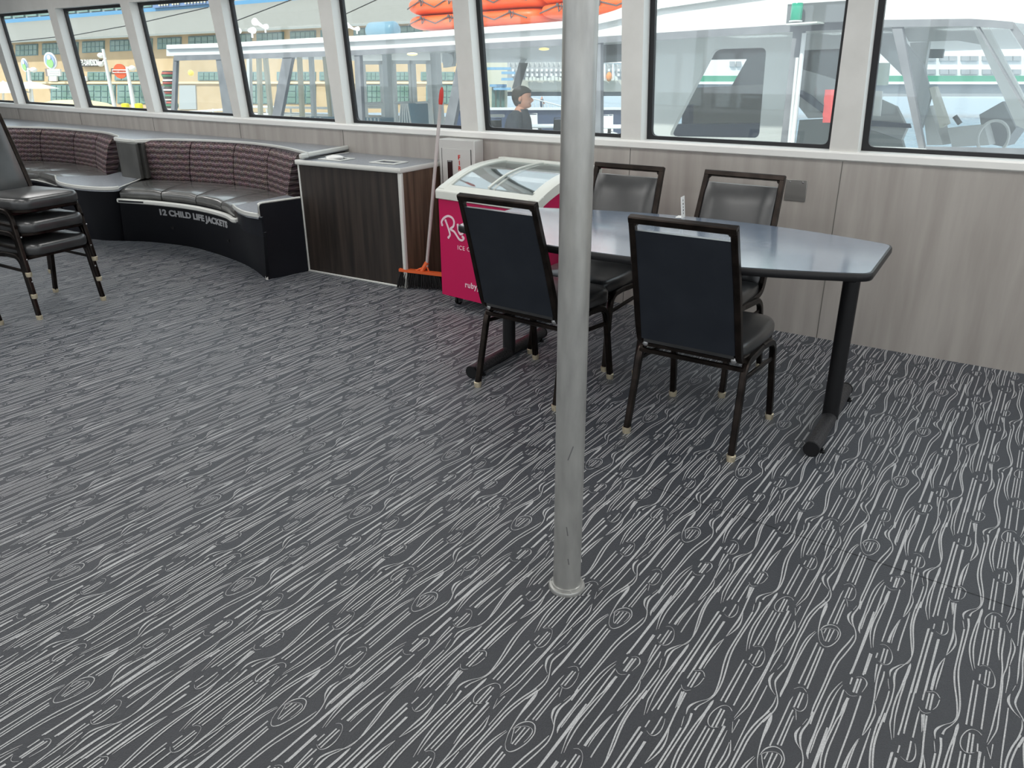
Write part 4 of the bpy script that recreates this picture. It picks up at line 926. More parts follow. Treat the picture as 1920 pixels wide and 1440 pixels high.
te, be = along(top_e, 46), along([(312, 105)] + bot_e[1:], 46)
m = MB(); m.loft([[bp_(*a, 0), bp_(*a, 0) + nB * 6.5, bp_(*b, .05) + nB * 6.5 + SU * .0, bp_(*b, .02)] for a, b in zip(te, be)]); attach(m.build('roof', G['boatwhite']), bo)
m = MB(); m.loft([[bp_(a[0], a[1] + (b[1] - a[1]) * .30, -.035), bp_(a[0], a[1] + (b[1] - a[1]) * .30, .01), bp_(a[0], a[1] + (b[1] - a[1]) * .38, .01), bp_(a[0], a[1] + (b[1] - a[1]) * .38, -.035)] for a, b in zip(te[:30], be[:30])]); attach(m.build('roof_moulding', G['boatwhite']), bo)
ve = along([(326, 105), (450, 102), (600, 97), (660, 95.5), (853, 85), (905, 82), (1055, 74), (1166, 67), (1225, 63), (1460, 48), (1590, 42), (1655, 38), (1830, 36), (1900, 42)], 40)
m = MB(); m.loft([[bp_(x, y - 1, -.03), bp_(x, y - 1, .03), bp_(x, y + 9 + (x > 900) * 2 + (x > 1200) * 2, .03), bp_(x, y + 9 + (x > 900) * 2 + (x > 1200) * 2, -.03)] for x, y in ve]); attach(m.build('canvas_valance', G['canvas']), bo)
posts = [[(325, 108), (331, 108), (327, 214), (320, 214)], [(404, 108), (437, 106), (452, 232), (421, 232)], [(530, 106), (548, 105), (522, 240), (506, 240)], [(664, 103), (674, 102), (681, 260), (670, 260)],
         [(857, 118), (875, 110), (845, 262), (826, 262)], [(1112, 76), (1126, 76), (1126, 285), (1112, 285)], [(1487, 58), (1506, 57), (1484, 290), (1461, 290)], [(1671, 46), (1690, 46), (1737, 300), (1727, 300)], [(1828, 46), (1832, 46), (1925, 205), (1920, 205)], [(1886, 42), (1898, 42), (1990, 160), (1965, 165)]]
for p in posts: bs(p, -.02, .05, 'canvas_strap', G['canvas'], bo)
panes = [[(331, 114), (404, 112), (421, 232), (327, 220)], [(440, 112), (530, 108), (506, 240), (452, 240)], [(548, 107), (664, 105), (670, 260), (522, 252)], [(674, 105), (857, 95), (826, 270), (681, 262)], [(905, 92), (1112, 82), (1112, 290), (850, 280)],
         [(1126, 80), (1487, 62), (1461, 295), (1126, 290)], [(1506, 60), (1671, 50), (1727, 300), (1484, 300)], [(1690, 50), (1828, 48), (1925, 215), (1990, 330), (1737, 310)], [(1832, 48), (1886, 48), (1965, 165), (1925, 205)]]
for p in panes: bs(p, .01, .004, 'clear_vinyl', G['vinylclear'], bo)
for y in (72, 246): pass
m = MB(); m.tube([bp_(1508, 62, -.03), bp_(1485, 275, -.03)], .018, 8); m.tube([bp_(1495, 108, -.04), bp_(1478, 280, -.04)], .013, 8); attach(m.build('steel_upright', G['boatgrey'], None, True), bo)
bs([(1470, 270), (1734, 280), (1734, 292), (1468, 282)], -.10, .12, 'side_sill', G['boatwhite'], bo)
bs([(1205, 275), (1470, 284), (2000, 330), (2000, 420), (1205, 380)], -.04, .05, 'lower_canvas', G['canvas'], bo)
bs([(1735, 275), (1990, 280), (1990, 345), (1738, 310)], -.05, .04, 'lower_canvas', G['canvas'], bo)
# hull, deck, bulwark and soffit lamps
hull = [bp_(-200, 158, .1), bp_(2400, 158, .1)]
m = MB(); A_, B_ = hull; m.add([A_ - SU * 4.2, B_ - SU * 4.2, B_ - SU * .92, A_ - SU * .92] + [p + nB * .08 for p in (A_ - SU * 4.2, B_ - SU * 4.2, B_ - SU * .92, A_ - SU * .92)], [(0, 1, 2, 3), (7, 6, 5, 4), (0, 4, 5, 1), (1, 5, 6, 2), (2, 6, 7, 3), (3, 7, 4, 0)]); attach(m.build('hull', G['boatwhite']), bo)
m = MB(); q = [A_ - SU * 1.85, B_ - SU * 1.85, B_ - SU * 1.85 + nB * 17, A_ - SU * 1.85 + nB * 17]; m.add(q + [p - SU * .1 for p in q], [(0, 1, 2, 3), (7, 6, 5, 4), (0, 4, 5, 1), (1, 5, 6, 2), (2, 6, 7, 3), (3, 7, 4, 0)]); attach(m.build('deck', G['deck']), bo)
ys([(855, 206), (1215, 206), (1215, 300), (855, 300)], 24, .1, 'bulwark', G['navyint'], bo); ys([(855, 202), (1215, 201.5), (1215, 206), (855, 206.5)], 23.9, .2, 'bulwark_rail', G['boatgrey'], bo)
ys([(855, 94), (1205, 84), (1205, 98), (855, 108)], 14, .15, 'soffit_beam', G['boatgrey'], bo)
for px, py, D in ((773, 101.5, 9.5), (1020, 92, 9.5)):
    m = MB(); m.ball(yp_(px, py, D), (.06, .03, .016), 12); attach(m.build('soffit_lamp', mat('lampglow', (1, .8, .4), .3, emit=((1, .72, .25), 1.2)), None, True), bo)
m = MB(); m.ball(bp_(358, 137, .9), .055, 12); attach(m.build('yellow_ball', mat('yellowglow', (.95, .7, .1), .3, emit=((1, .7, .1), .6)), None, True), bo)  # small yellow ball with weak emission
# raked strut seen through the middle window, with pale upper and dark lower half
ys([(984, 96), (996, 96), (984, 118), (973, 118)], 15, .12, 'strut_top', G['boatgrey'], bo); ys([(973, 118), (990, 118), (975, 166), (960, 166)], 15, .12, 'strut', mat('strutdark', (.16, .16, .155), .6), bo)
# glazed doors amidships
def door_frame(x0, x1, y0, y1, lean, off, par, w_px=4.5):
    d = MB(); nm = 'cabin_door'
    q = lambda x, y: (x + lean * (y - y0), y)
    for a, b, c_, d_ in ((x0, x0 + w_px, y0, y1), (x1 - w_px, x1, y0, y1)): bs([q(a, c_), q(b, c_), q(b, d_), q(a, d_)], off, .05, nm, None, par, mb=d, build=False)
    bs([q(x0, y0), q(x1, y0), q(x1, y0 + 7), q(x0, y0 + 7)], off, .05, nm, None, par, mb=d, build=False)
    o = attach(d.build(nm, G['cream'] if False else G['boatwhite']), par)
    m = MB(); ym = y0 + (y1 - y0) * .62; m.tube([bp_(*q(x0 + 3, ym), off - .05), bp_(*q(x1 - 2, ym - 1), off - .05)], .018, 8); attach(m.build('push_bar', G['boatgrey'], None, True), o); o.children[0].matrix_parent_inverse = Matrix.Identity(4) if False else o.children[0].matrix_parent_inverse
    return o
def door_frame2(*a, **k): return door_frame(*a, **k)
for a in ((733, 768, 113, 262, .05, 1.2), (770, 802, 113, 262, .05, 1.2), (676, 714, 114, 262, .05, 1.5)):
    x0, x1, y0, y1, ln_, off = a; d = MB(); q = lambda x, y: (x + ln_ * (y - y0), y)
    for u, v in ((x0, x0 + 4), (x1 - 4, x1)): bs([q(u, y0), q(v, y0), q(v, y1), q(u, y1)], off, .05, '', None, None, mb=d, build=False)
    bs([q(x0, y0), q(x1, y0), q(x1, y0 + 7), q(x0, y0 + 7)], off, .05, '', None, None, mb=d, build=False); ym = y0 + 80
    o = attach(d.build('cabin_door', G['boatwhite']), bo)
    btube([q(x0 + 3, ym), q(x1 - 2, ym - 1.5)], off - .06, .016, 'push_bar', G['boatgrey'], bo)
bs([(716, 100), (724, 100), (733, 262), (724, 262)], 1.3, .10, 'door_jamb', G['boatgrey'], bo); bs([(806, 98), (816, 98), (826, 262), (815, 262)], 1.3, .10, 'door_jamb', G['boatgrey'], bo)
for x, l_ in ((462, .02), (480, .03), (492, .10), (556, .05), (578, .05), (604, .10), (614, .08)): bs([(x, 104), (x + 5, 104), (x + 5 + l_ * 140, 245), (x + l_ * 140, 245)], 1.6, .06, 'window_bar', G['boatgrey'] if x % 4 else G['cream'], bo)
m = MB(); m.lathe([(.085, 0), (.085, .05), (.06, .055)], bp_(842, 112, 1.2), 18, mx=(-nB).to_track_quat('Z', 'Y').to_matrix()); bs([(829, 100), (852, 98), (850, 124), (831, 127)], 1.25, .05, 'vent', None, None, mb=m, build=False); attach(m.build('vent', G['boatgrey'], None), bo)
for pts in ([(318, 211), (372, 209), (440, 204)], [(318, 218), (440, 214)], [(470, 200), (620, 203)], [(470, 214), (620, 216)], [(680, 197), (716, 197)], [(676, 201), (720, 201)], [(770, 201), (808, 201)], [(772, 216), (826, 214)], [(905, 217), (945, 217)]):
    btube(pts, 2.2, .022, 'deck_rail', G['boatwhite'], bo)
for x in (399, 500, 545, 688): btube([(x, 204), (x + 3, 245)], 2.2, .018, 'rail_post', G['boatwhite'], bo)
# pilot cabin on the right
cw = MB(); O = [(1216, 70), (1487, 58), (1465, 290), (1205, 285)]; I = [(1338, 92), (1437, 89), (1423, 259), (1253, 256)]
for k_ in range(4):
    a, b, c_, d_ = O[k_], O[(k_ + 1) % 4], I[(k_ + 1) % 4], I[k_]; bs([a, b, c_, d_], .7, .06, '', None, None, mb=cw, build=False)
for k_ in range(4):   # rounded inner corners
    p_, a, b = Vector((*I[k_], 0)), Vector((*I[k_ - 1], 0)), Vector((*I[(k_ + 1) % 4], 0)); A_ = p_ + (a - p_).normalized() * 12; B_ = p_ + (b - p_).normalized() * 12
    bs([(p_.x, p_.y)] + [tuple((A_ * (1 - t) ** 2 + p_ * 2 * t * (1 - t) + B_ * t * t)[:2]) for t in (0, .25, .5, .75, 1)], .7, .06, '', None, None, mb=cw, build=False)
attach(cw.build('cabin_wall', mat('cabinwall', (.80, .80, .78), .45)), bo)
bs([(1126, 78), (1262, 68), (1240, 110), (1126, 118)], 1.2, .05, 'cabin_beam', G['darkint'], bo)
dk = G['darkint']
for poly in ([(1338, 86), (1445, 84), (1440, 110), (1332, 112)], [(1402, 108), (1445, 108), (1438, 164), (1370, 164)]): bs(poly, 2.4, .05, 'far_cabin_wall', dk, bo)
bs([(1292, 165), (1440, 158), (1432, 236), (1290, 236)], 2.2, .5, 'console', mat('console', (.21, .21, .205), .6), bo); bs([(1245, 234), (1440, 232), (1435, 275), (1240, 272)], 1.6, .4, 'seat_locker', G['navyint'], bo)
bs([(1279, 198), (1292, 196), (1291, 240), (1278, 240)], 2.0, .1, 'locker_post', G['navyint'], bo)
for poly, mt_, nm in (([(1509, 62), (1600, 54), (1600, 90), (1507, 94)], G['boatgrey'], 'cabin_lintel'), ([(1506, 94), (1600, 90), (1600, 165), (1570, 150), (1504, 130)], G['darkint'], 'cabin_opening'),
                      ([(1504, 130), (1570, 150), (1680, 200), (1700, 240), (1690, 262), (1560, 220), (1515, 222), (1498, 200)], mat('reflected_hullgrey', (.47, .48, .49), .3), 'reflected_hull'), ([(1499, 225), (1560, 222), (1690, 262), (1700, 300), (1490, 285)], mat('lowgrey', (.27, .29, .29), .5), 'reflected_bottom')):
    bs(poly, 1.2 + (.1 if nm == 'cabin_opening' else 0), .06, nm, mt_, bo)  # hull slabs and stripes model a boat's reflection in solid colour
bs([(1499, 168), (1520, 178), (1545, 200), (1600, 215), (1600, 226), (1545, 214), (1515, 192), (1499, 180)], 1.17, .02, 'reflected_stripe', G['navyint'], bo)
bs([(1622, 225), (1706, 232), (1708, 240), (1622, 236)], 1.17, .02, 'reflected_stripe', G['navyint'], bo)
cl = MB(); rr_ = []
for i in range(9):
    y = 168 + (230 - 168) * i / 8; sh_ = 4 * math.sin(i * 1.9); rr_.append([bp_(1547 - i * .6 + sh_ * .3, y, -.05), bp_(1558, y, -.075), bp_(1571, y, -.05), bp_(1571, y, -.03), bp_(1547 - i * .6, y, -.03)])
cl.loft(rr_); tag(cl.build('red_cloth', mat('redcloth', (.62, .12, .12), .8), None, True), 'red cloth hanging on the clear side curtain of the neighbouring boat', 'cloth')
for poly in ([(1622, 52), (1672, 50), (1730, 120), (1745, 180), (1728, 240), (1700, 150), (1650, 100)], ): bs(poly, .9, .05, 'cabin_side', mat('cabinside', (.42, .44, .46), .5), bo)
bs([(1642, 118), (1668, 118), (1664, 160), (1640, 160)], .85, .02, 'notice', mat('notice', (.62, .74, .66), .6), bo); bs([(1636, 170), (1654, 171), (1650, 218), (1632, 216)], .85, .02, 'notice', M['white'], bo)
bs([(1690, 52), (1822, 50), (1842, 84), (1795, 76), (1704, 78)], 1.1, .06, 'wheelhouse_header', G['boatgrey'], bo)
bs([(1706, 80), (1742, 78), (1735, 120), (1728, 200), (1716, 150)], 1.1, .06, 'wheelhouse_post', G['boatgrey'], bo); bs([(1738, 92), (1770, 92), (1767, 109), (1737, 109)], 1.4, .03, 'screen', G['darkint'], bo)
bs([(1822, 48), (1850, 48), (1960, 260), (1905, 235)], 1.0, .06, 'windscreen_pillar', G['boatwhite'], bo)
bs([(1742, 165), (1752, 162), (1776, 232), (1762, 240)], .9, .10, 'seat_back', mat('seatcream', (.68, .67, .60), .6), bo); bs([(1730, 200), (1742, 198), (1768, 272), (1738, 272)], 1.0, .3, 'seat_back', G['boatgrey'], bo)
bs([(1776, 240), (1845, 234), (1855, 272), (1785, 276)], 1.0, .5, 'dashboard', G['boatgrey'], bo); bs([(1836, 215), (1880, 190), (1905, 240), (1880, 275), (1845, 268)], 1.2, .4, 'instrument_pod', mat('podgrey', (.30, .31, .33), .5), bo)
m = MB(); cwp = bp_(1862, 258, .8); X_, Y_ = (hB * -1), SU; m.tube([cwp + X_ * (.11 * math.cos(2 * math.pi * k / 20)) + Y_ * (.13 * math.sin(2 * math.pi * k / 20)) for k in range(20)], .012, 6, closed=True); attach(m.build('steering_wheel', G['boatgrey'], None, True), bo)
btube([(1790, 218), (1800, 232)], .9, .02, 'throttle', dk, bo)
# navigation light box
nv_ = root('navigation_light', bp_(1530, 40, -.25), 'green navigation light in a dark grey housing on the edge of the boat roof', 'light')
bs([(1477, 8), (1590, 1), (1600, 40), (1474, 44)], -.12, .10, 'housing', mat('housing', (.15, .16, .17), .6), nv_)
m = MB(); c0 = bp_(1492, 38, -.19); m.lathe([(.050, 0), (.050, .01)], (0, 0, 0), 16); m.v = [tuple(c0 + SR * v[0] + SF * v[1] + SU * (v[2] - .012)) for v in m.v]; attach(m.build('lamp_base', G['boatgrey'], None, True), nv_)
m = MB(); m.lathe([(.040, 0), (.044, .01), (.044, .11), (.040, .12)], (0, 0, 0), 18); m.v = [tuple(c0 + SR * v[0] + SF * v[1] + SU * v[2]) for v in m.v]; attach(m.build('lens', mat('greenlens', (.01, .33, .20), .12, spec=.8), None, True), nv_)
bs([(1474, 44), (1532, 40), (1532, 43), (1474, 47)], -.24, .14, 'drip_ledge', M['freezer'], nv_)
# orange life rafts lashed on the boat roof
def raft(x0, x1, yc0, yc1, r, label, k):
    a, b = bp_(x0, yc0, 1.0 + .02 * k), bp_(x1, yc1, 1.0 + .02 * k); t = (b - a).normalized(); L_ = (b - a).length; sd = t.cross(SU).normalized(); rt = root('life_raft', (a + b) / 2, label, 'life raft', 'life rafts lashed on the boat roof')
    m = MB(); rings = []
    for s, q in ((0, .55), (.015, .80), (.05, .95), (.12, 1), (.88, 1), (.95, .95), (.985, .80), (1, .55)):
        rings.append([a + t * (L_ * s) + sd * (.34 * q * math.copysign(abs(math.cos(2 * math.pi * i / 20)) ** .7, math.cos(2 * math.pi * i / 20))) + SU * (r * q * math.copysign(abs(math.sin(2 * math.pi * i / 20)) ** .8, math.sin(2 * math.pi * i / 20))) for i in range(20)])
    m.loft(rings); attach(m.build('cover', G['raft'], None, True), rt)
    f = sd if sd.dot(SF) < 0 else -sd; m = MB(); rnd = random.Random(k * 7 + 1); pts = []
    nseg = max(3, int(L_ / .28))
    for i in range(nseg + 1): pts.append(a + t * (L_ * (.04 + .92 * i / nseg)) + f * .345 + SU * (r * (.45 if i % 2 else -.35)))
    m.tube(pts, .008, 6)
    for i in range(1, nseg, 2): 
        c = pts[i]; m.tube([c, c + t * .03 - SU * .07 + f * .02, c + t * .06 - SU * .05 + f * .02, c + t * .05 + SU * .01], .007, 5); m.ball(c + f * .01, .020, 6)
    attach(m.build('lashing', G['rope'], None, True), rt)
raft(793, 1036, 15, -4, .115, 'upper long orange life raft lashed on the boat roof, left pair', 1); raft(795, 1036, 45, 30, .092, 'lower long orange life raft lashed on the boat roof, left pair', 2)
raft(1042, 1240, -6, -26, .115, 'upper orange life raft of the right pair, mostly behind the pole', 3); raft(1042, 1240, 24, 4, .085, 'lower orange life raft of the right pair, mostly behind the pole', 4)
# white deck lamps and a blue drum on the roof
def floodlight(px, py, sz, label):
    c = bp_(px, py, .8); r0 = root('deck_floodlight', c - SU * .12, label, 'floodlight', 'white floodlights on the boat roof')
    m = MB(); m.tube([c - hB * (sz * .55), c + hB * (sz * .15), c + hB * (sz * .75)], [sz * .52, sz * .42, sz * .30], 14); attach(m.build('lamp_body', M['white'], None, True), r0)
    m = MB(); m.tube([c, c - SU * (sz * 1.1)], sz * .16, 8); attach(m.build('bracket', M['white'], None, True), r0)
for px, py, s_, lb in ((446, 58, .085, 'round white floodlight at the left end of the boat roof'), (472, 57, .10, 'wide white floodlight on the boat roof beside a horn'), (497, 50, .08, 'raised white floodlight with horn on the boat roof'), (669, 54, .06, 'small white floodlight left of the blue drum on the boat roof')): floodlight(px, py, s_, lb)
for px, py, k in ((484, 44, 1), (656, 50, .7)):
    c = bp_(px, py, .8); m = MB(); m.tube([c - hB * (-.10 * k) + SU * .03 * k, c, c - hB * (.13 * k) - SU * .05 * k], [.06 * k, .03 * k, .02 * k], 12); tag(m.build('loudhailer', M['white'], None, True), ('larger' if k == 1 else 'smaller') + ' white loudhailer horn on the boat roof', 'horn', 'loudhailer horns on the boat roof')
a, b = bp_(694, 58, 1.2), bp_(742, 56, 1.2); dr_ = root('roof_drum', (a + b) / 2 - SU * .1, 'pale blue drum lying on the boat roof left of the orange rafts', 'drum'); t_ = (b - a).normalized()
m = MB(); m.tube([a - t_ * .03, a, a + t_ * .04, b - t_ * .04, b, b + t_ * .02], [.03, .09, .115, .115, .09, .04], 18); attach(m.build('drum', G['steelblue'], None, True), dr_)
m = MB(); m.box((a + b) / 2 - SU * .12, (.34, .10, .03), mx=Matrix((t_, t_.cross(SU), SU)).transposed()); attach(m.build('cradle', M['white']), dr_)

# furniture on the boat deck
def deckchair(px, py, D, ang, label):
    top = yp_(px, py, D); s_ = 1.0; base = top - SU * .93; o = empty('deck_chair', base, ang, label, 'chair', 'chairs on the neighbouring boat')
    wm = M['white'] if 'dark' not in label else M['black']
    m = MB(); m.box((0, 0, .46), (.42, .42, .05)); m.build('seat', wm, o, bevel=.01)
    m = MB(); m.box((0, -.21, .70), (.40, .03, .40), mx=Matrix.Rotation(R(8), 3, 'X')); m.tube([(-.2, -.19, .46), (-.2, -.24, .93), (.2, -.24, .93), (.2, -.19, .46)], .012, 6); m.build('backrest', wm, o, bevel=.004)
    for x in (-.19, .19):
        for y in (-.2, .2): m = MB(); m.tube([(x, y, 0), (x, y, .45)], .012, 6); m.build('leg', M['black'], o, True)
for px, py, D, an, lb in ((1000, 214, 21, R(200), 'white chair at the white table left of the pole'), (1124, 216, 22, R(160), 'white chair behind the table right of the pole, the left one'), (1141, 216, 22.5, R(190), 'white chair behind the table right of the pole, the right one'), (1048, 219, 17, R(20), 'dark chair right of the white table on the neighbouring boat'), (920, 221, 18, R(10), 'dark chair at the left behind the man on the neighbouring boat')): deckchair(px, py, D, an, lb)
def decktable(px0, px1, py, D, label):
    a, b = yp_(px0, py, D), yp_(px1, py - 1, D); c = (a + b) / 2; o = empty('deck_table', c - SU * .75, 0, label, 'table', 'white tables on the neighbouring boat')
    L_ = (b - a).length; m = MB(); m.box((0, 0, .74), (L_, .8, .03)); m.build('tabletop', M['white'], o, bevel=.008); m = MB(); m.tube([(0, 0, .02), (0, 0, .73)], .04, 10); m.box((0, 0, .02), (.5, .5, .03)); m.build('pedestal', M['black'], o)
decktable(985, 1042, 236, 19, 'white deck table beside the walking man'); decktable(1106, 1180, 237, 19, 'white deck table seen right of the pole')
def striped_seat(poly, label):
    p = [bp_(x, y, 1.0) for x, y in poly]; o = root('striped_seat', p[-1], label, 'seat', 'blue striped seats on the neighbouring boat'); m = MB(); poly_slab(p, nB, .35, '', None, None, mb=m, build=False); attach(m.build('cushion', G['steelblue'], None), o)
    m = MB()
    for k in range(5):
        u = (k + .5) / 5; a = p[0].lerp(p[1], u); b = p[3].lerp(p[2], u); m.tube([a - nB * .01, b - nB * .01], .014, 5)
    attach(m.build('stripes', M['white'], None), o)
striped_seat([(680, 220), (714, 222), (718, 262), (682, 262)], 'low blue and white striped seat at the left doors of the boat'); striped_seat([(752, 194), (766, 194), (778, 255), (745, 255)], 'tall blue and white striped seat before the middle door of the boat'); striped_seat([(560, 219), (606, 220), (610, 250), (556, 250)], 'wide blue striped seat behind the raked canvas strap')

# ---------------------------------------------------------------- people
def skinned(verts, edges, rad, name):
    me = bpy.data.meshes.new(name); me.from_pydata([tuple(v) for v in verts], edges, []); o = bpy.data.objects.new(name, me); COL.objects.link(o)
    md = o.modifiers.new('s', 'SKIN'); me.skin_vertices or None
    for i, r in enumerate(rad): me.skin_vertices[0].data[i].radius = r if isinstance(r, tuple) else (r, r)
    me.skin_vertices[0].data[0].use_root = True; sb = o.modifiers.new('b', 'SUBSURF'); sb.levels = sb.render_levels = 2
    dg = bpy.context.evaluated_depsgraph_get(); ev = bpy.data.meshes.new_from_object(o.evaluated_get(dg)); b = MB(); b.v = [tuple(v.co) for v in ev.vertices]; b.f = [tuple(p.vertices) for p in ev.polygons]; b.m = [0] * len(b.f)
    bpy.data.objects.remove(o); bpy.data.meshes.remove(me); bpy.data.meshes.remove(ev); return b
# local frame of a figure: x forward (the way he walks), y to his left, z up; feet at z=0, height 1.76
hd_t = yp_(972, 163, 9.3); feet = hd_t - SU * 1.765
man = root('person', feet, 'man with short dark hair and dark polo shirt walking right on the neighbouring boat', 'person')
fwd = (SR * .97 - SF * .24).normalized(); lft = SU.cross(fwd)
def W_(p): return feet + fwd * p[0] + lft * p[1] + SU * p[2]
def put(b, name, m_, par, smooth=True): b.v = [tuple(W_(v)) for v in b.v]; return attach(b.build(name, m_, None, smooth), par)
V_ = [(0, 0, .97), (0, 0, 1.12), (.0, 0, 1.28), (.0, 0, 1.44), (.025, 0, 1.51), (.05, 0, 1.59),   # pelvis .. neck base 0-5
      (.0, .17, 1.43), (-.05, .23, 1.14), (-.02, .26, .90), (.03, .26, .82),                          # left arm 6-9
      (.0, -.17, 1.43), (.02, -.24, 1.24), (.20, -.225, 1.12), (.255, -.22, 1.08),                      # right arm 10-13 (bent forward)
      (.0, .09, .92), (.10, .10, .52), (.02, .10, .10), (.13, .11, .04), (.0, -.09, .92), (.06, -.10, .52), (-.16, -.10, .13), (-.06, -.11, .04)]
E_ = [(0, 1), (1, 2), (2, 3), (3, 4), (4, 5), (3, 6), (6, 7), (7, 8), (8, 9), (3, 10), (10, 11), (11, 12), (12, 13), (0, 14), (14, 15), (15, 16), (16, 17), (0, 18), (18, 19), (19, 20), (20, 21)]
Rr = [(.12, .15), (.115, .15), (.12, .16), (.10, .15), (.072, .072), (.062, .062), .062, .043, .030, .026, .062, .043, .032, .028, .085, .06, .045, .04, .085, .06, .045, .04]
# hands: five fingers each, rooted in the palm
for wri, hand_dir, side in ((9, Vector((.25, 0, -.97)), 1), (13, Vector((.72, 0, -.69)), -1)):
    base = Vector(V_[wri]); hd_ = hand_dir.normalized(); pi_ = len(V_); V_.append(tuple(base + hd_ * .06)); E_.append((wri, pi_)); Rr.append((.022, .030)); ax_ = Vector((1, 0, 0)) - hd_ * hd_.x; ax_.normalize(); curl = Vector((0, -side, 0))
    for k, (o_, ln2) in enumerate(((-.024, .062), (-.008, .075), (.009, .078), (.025, .068))):
        a = len(V_); V_ += [tuple(base + hd_ * .085 + ax_ * o_), tuple(base + hd_ * (.085 + ln2 * .55) + ax_ * o_ + curl * .012), tuple(base + hd_ * (.085 + ln2 * .85) + ax_ * o_ + curl * .035)]; E_ += [(pi_, a), (a, a + 1), (a + 1, a + 2)]; Rr += [.0095, .0088, .0078]
    a = len(V_); V_ += [tuple(base + hd_ * .035 + ax_ * .036), tuple(base + hd_ * .075 + ax_ * .052 + curl * .01)]; E_ += [(pi_, a), (a, a + 1)]; Rr += [.011, .009]
body = skinned(V_, E_, Rr, 'body')
# head: a lofted skull with brow, nose, lips, chin and ears, joined to the body mesh
def head_mb():
    b = MB(); rings = []; N = 28
    #        z,    front, back, halfwidth
    prof_ = [(1.535, .028, -.052, .045), (1.548, .078, -.052, .050), (1.560, .098, -.055, .056), (1.575, .102, -.062, .062), (1.592, .094, -.072, .067), (1.600, .102, -.078, .069), (1.612, .098, -.084, .071), (1.625, .100, -.090, .073), (1.650, .096, -.098, .076), (1.662, .090, -.100, .077), (1.680, .097, -.102, .078), (1.700, .095, -.102, .078), (1.722, .084, -.096, .073), (1.742, .062, -.080, .060), (1.757, .030, -.050, .038), (1.762, .008, -.02, .014)]
    for z, f, bk, hwid in prof_:
        r = []
        for i in range(N):
            a = 2 * math.pi * i / N; c = math.cos(a); s = math.sin(a); x = (f if c > 0 else -bk) * math.copysign(abs(c) ** .85, c); y = hwid * math.copysign(abs(s) ** .9, s)
            if abs(a if a < math.pi else 2 * math.pi - a) < .30:  # the midline of the face
                if 1.608 <= z <= 1.66: x += {1.612: .020, 1.625: .030, 1.650: .016}.get(z, 0) * (1 - abs(a if a < math.pi else 2 * math.pi - a) / .3)
            r.append((x + .045, y, z))
        rings.append(r)
    b.loft(rings)
    for s in (-1, 1):
        b.ball((.038, s * .079, 1.645), (.020, .010, .032), 10, mx=Matrix.Rotation(R(12), 3, 'Y')); b.ball((.126, s * .030, 1.662), (.010, .012, .008), 8)
    return b
hb = head_mb(); k0 = len(body.v); body.v += hb.v; body.f += [tuple(k0 + i for i in f) for f in hb.f]; body.m += [0] * len(hb.f)
put(body, 'body', G['skin'], man)
# hair, shirt and trousers as their own pieces
b = MB(); rings = []
for z, f, bk, hwid in ((1.565, -.045, -.078, .050), (1.600, -.030, -.100, .074), (1.640, -.012, -.116, .084), (1.672, .020, -.120, .087), (1.690, .060, -.120, .088), (1.708, .102, -.118, .088), (1.728, .103, -.108, .083), (1.752, .078, -.090, .070), (1.772, .035, -.055, .045), (1.778, .01, -.02, .015)):
    rings.append([((f if math.cos(2 * math.pi * i / 24) > 0 else -bk) * math.cos(2 * math.pi * i / 24) * (1 if f > 0 or math.cos(2 * math.pi * i / 24) <= 0 else 1) + .043, hwid * math.sin(2 * math.pi * i / 24), z) for i in range(24)])
b.loft(rings); put(b, 'hair', G['hair'], man)
b = MB()
for s in (-1, 1): b.ball((.141, s * .031, 1.668), (.004, .007, .004), 6)
put(b, 'eyes', M['black'], man)
sh_ = MB(); sh_.loft([[(cx + (a_ if math.cos(2 * math.pi * k / 20) > 0 else a2) * math.cos(2 * math.pi * k / 20), b_ * math.sin(2 * math.pi * k / 20), z) for k in range(20)] for z, cx, a_, a2, b_ in ((.93, 0, .15, .15, .185), (1.08, 0, .165, .15, .185), (1.25, 0, .165, .155, .195), (1.36, .0, .15, .15, .205), (1.43, .005, .135, .135, .195), (1.475, .015, .11, .105, .145), (1.510, .03, .078, .075, .082), (1.535, .038, .070, .068, .068))])
for sl in ([(.0, .10, 1.455), (.0, .17, 1.44), (-.02, .205, 1.36), (-.045, .228, 1.20)], [(.0, -.10, 1.455), (.0, -.17, 1.44), (.008, -.205, 1.36), (.02, -.24, 1.21)]): sh_.tube(sl, [.075, .086, .084, .080], 14)
sh_.m = [0] * len(sh_.f); put(sh_, 'polo_shirt', G['shirt'], man)
tr_ = skinned([(0, 0, 1.0), (0, 0, .93), V_[14], V_[15], (.02, .10, .12), V_[18], V_[19], (-.15, -.10, .14)], [(0, 1), (1, 2), (2, 3), (3, 4), (1, 5), (5, 6), (6, 7)], [(.13, .165), (.12, .16), .10, .075, .06, .10, .075, .06], 'trousers'); put(tr_, 'trousers', G['trouser'], man)
b = MB(); b.tube([(.05, -.02, 1.50), (.10, -.06, 1.36), (.135, -.09, 1.18), (.14, -.11, 1.05)], .004, 5); put(b, 'lanyard', M['white'], man)
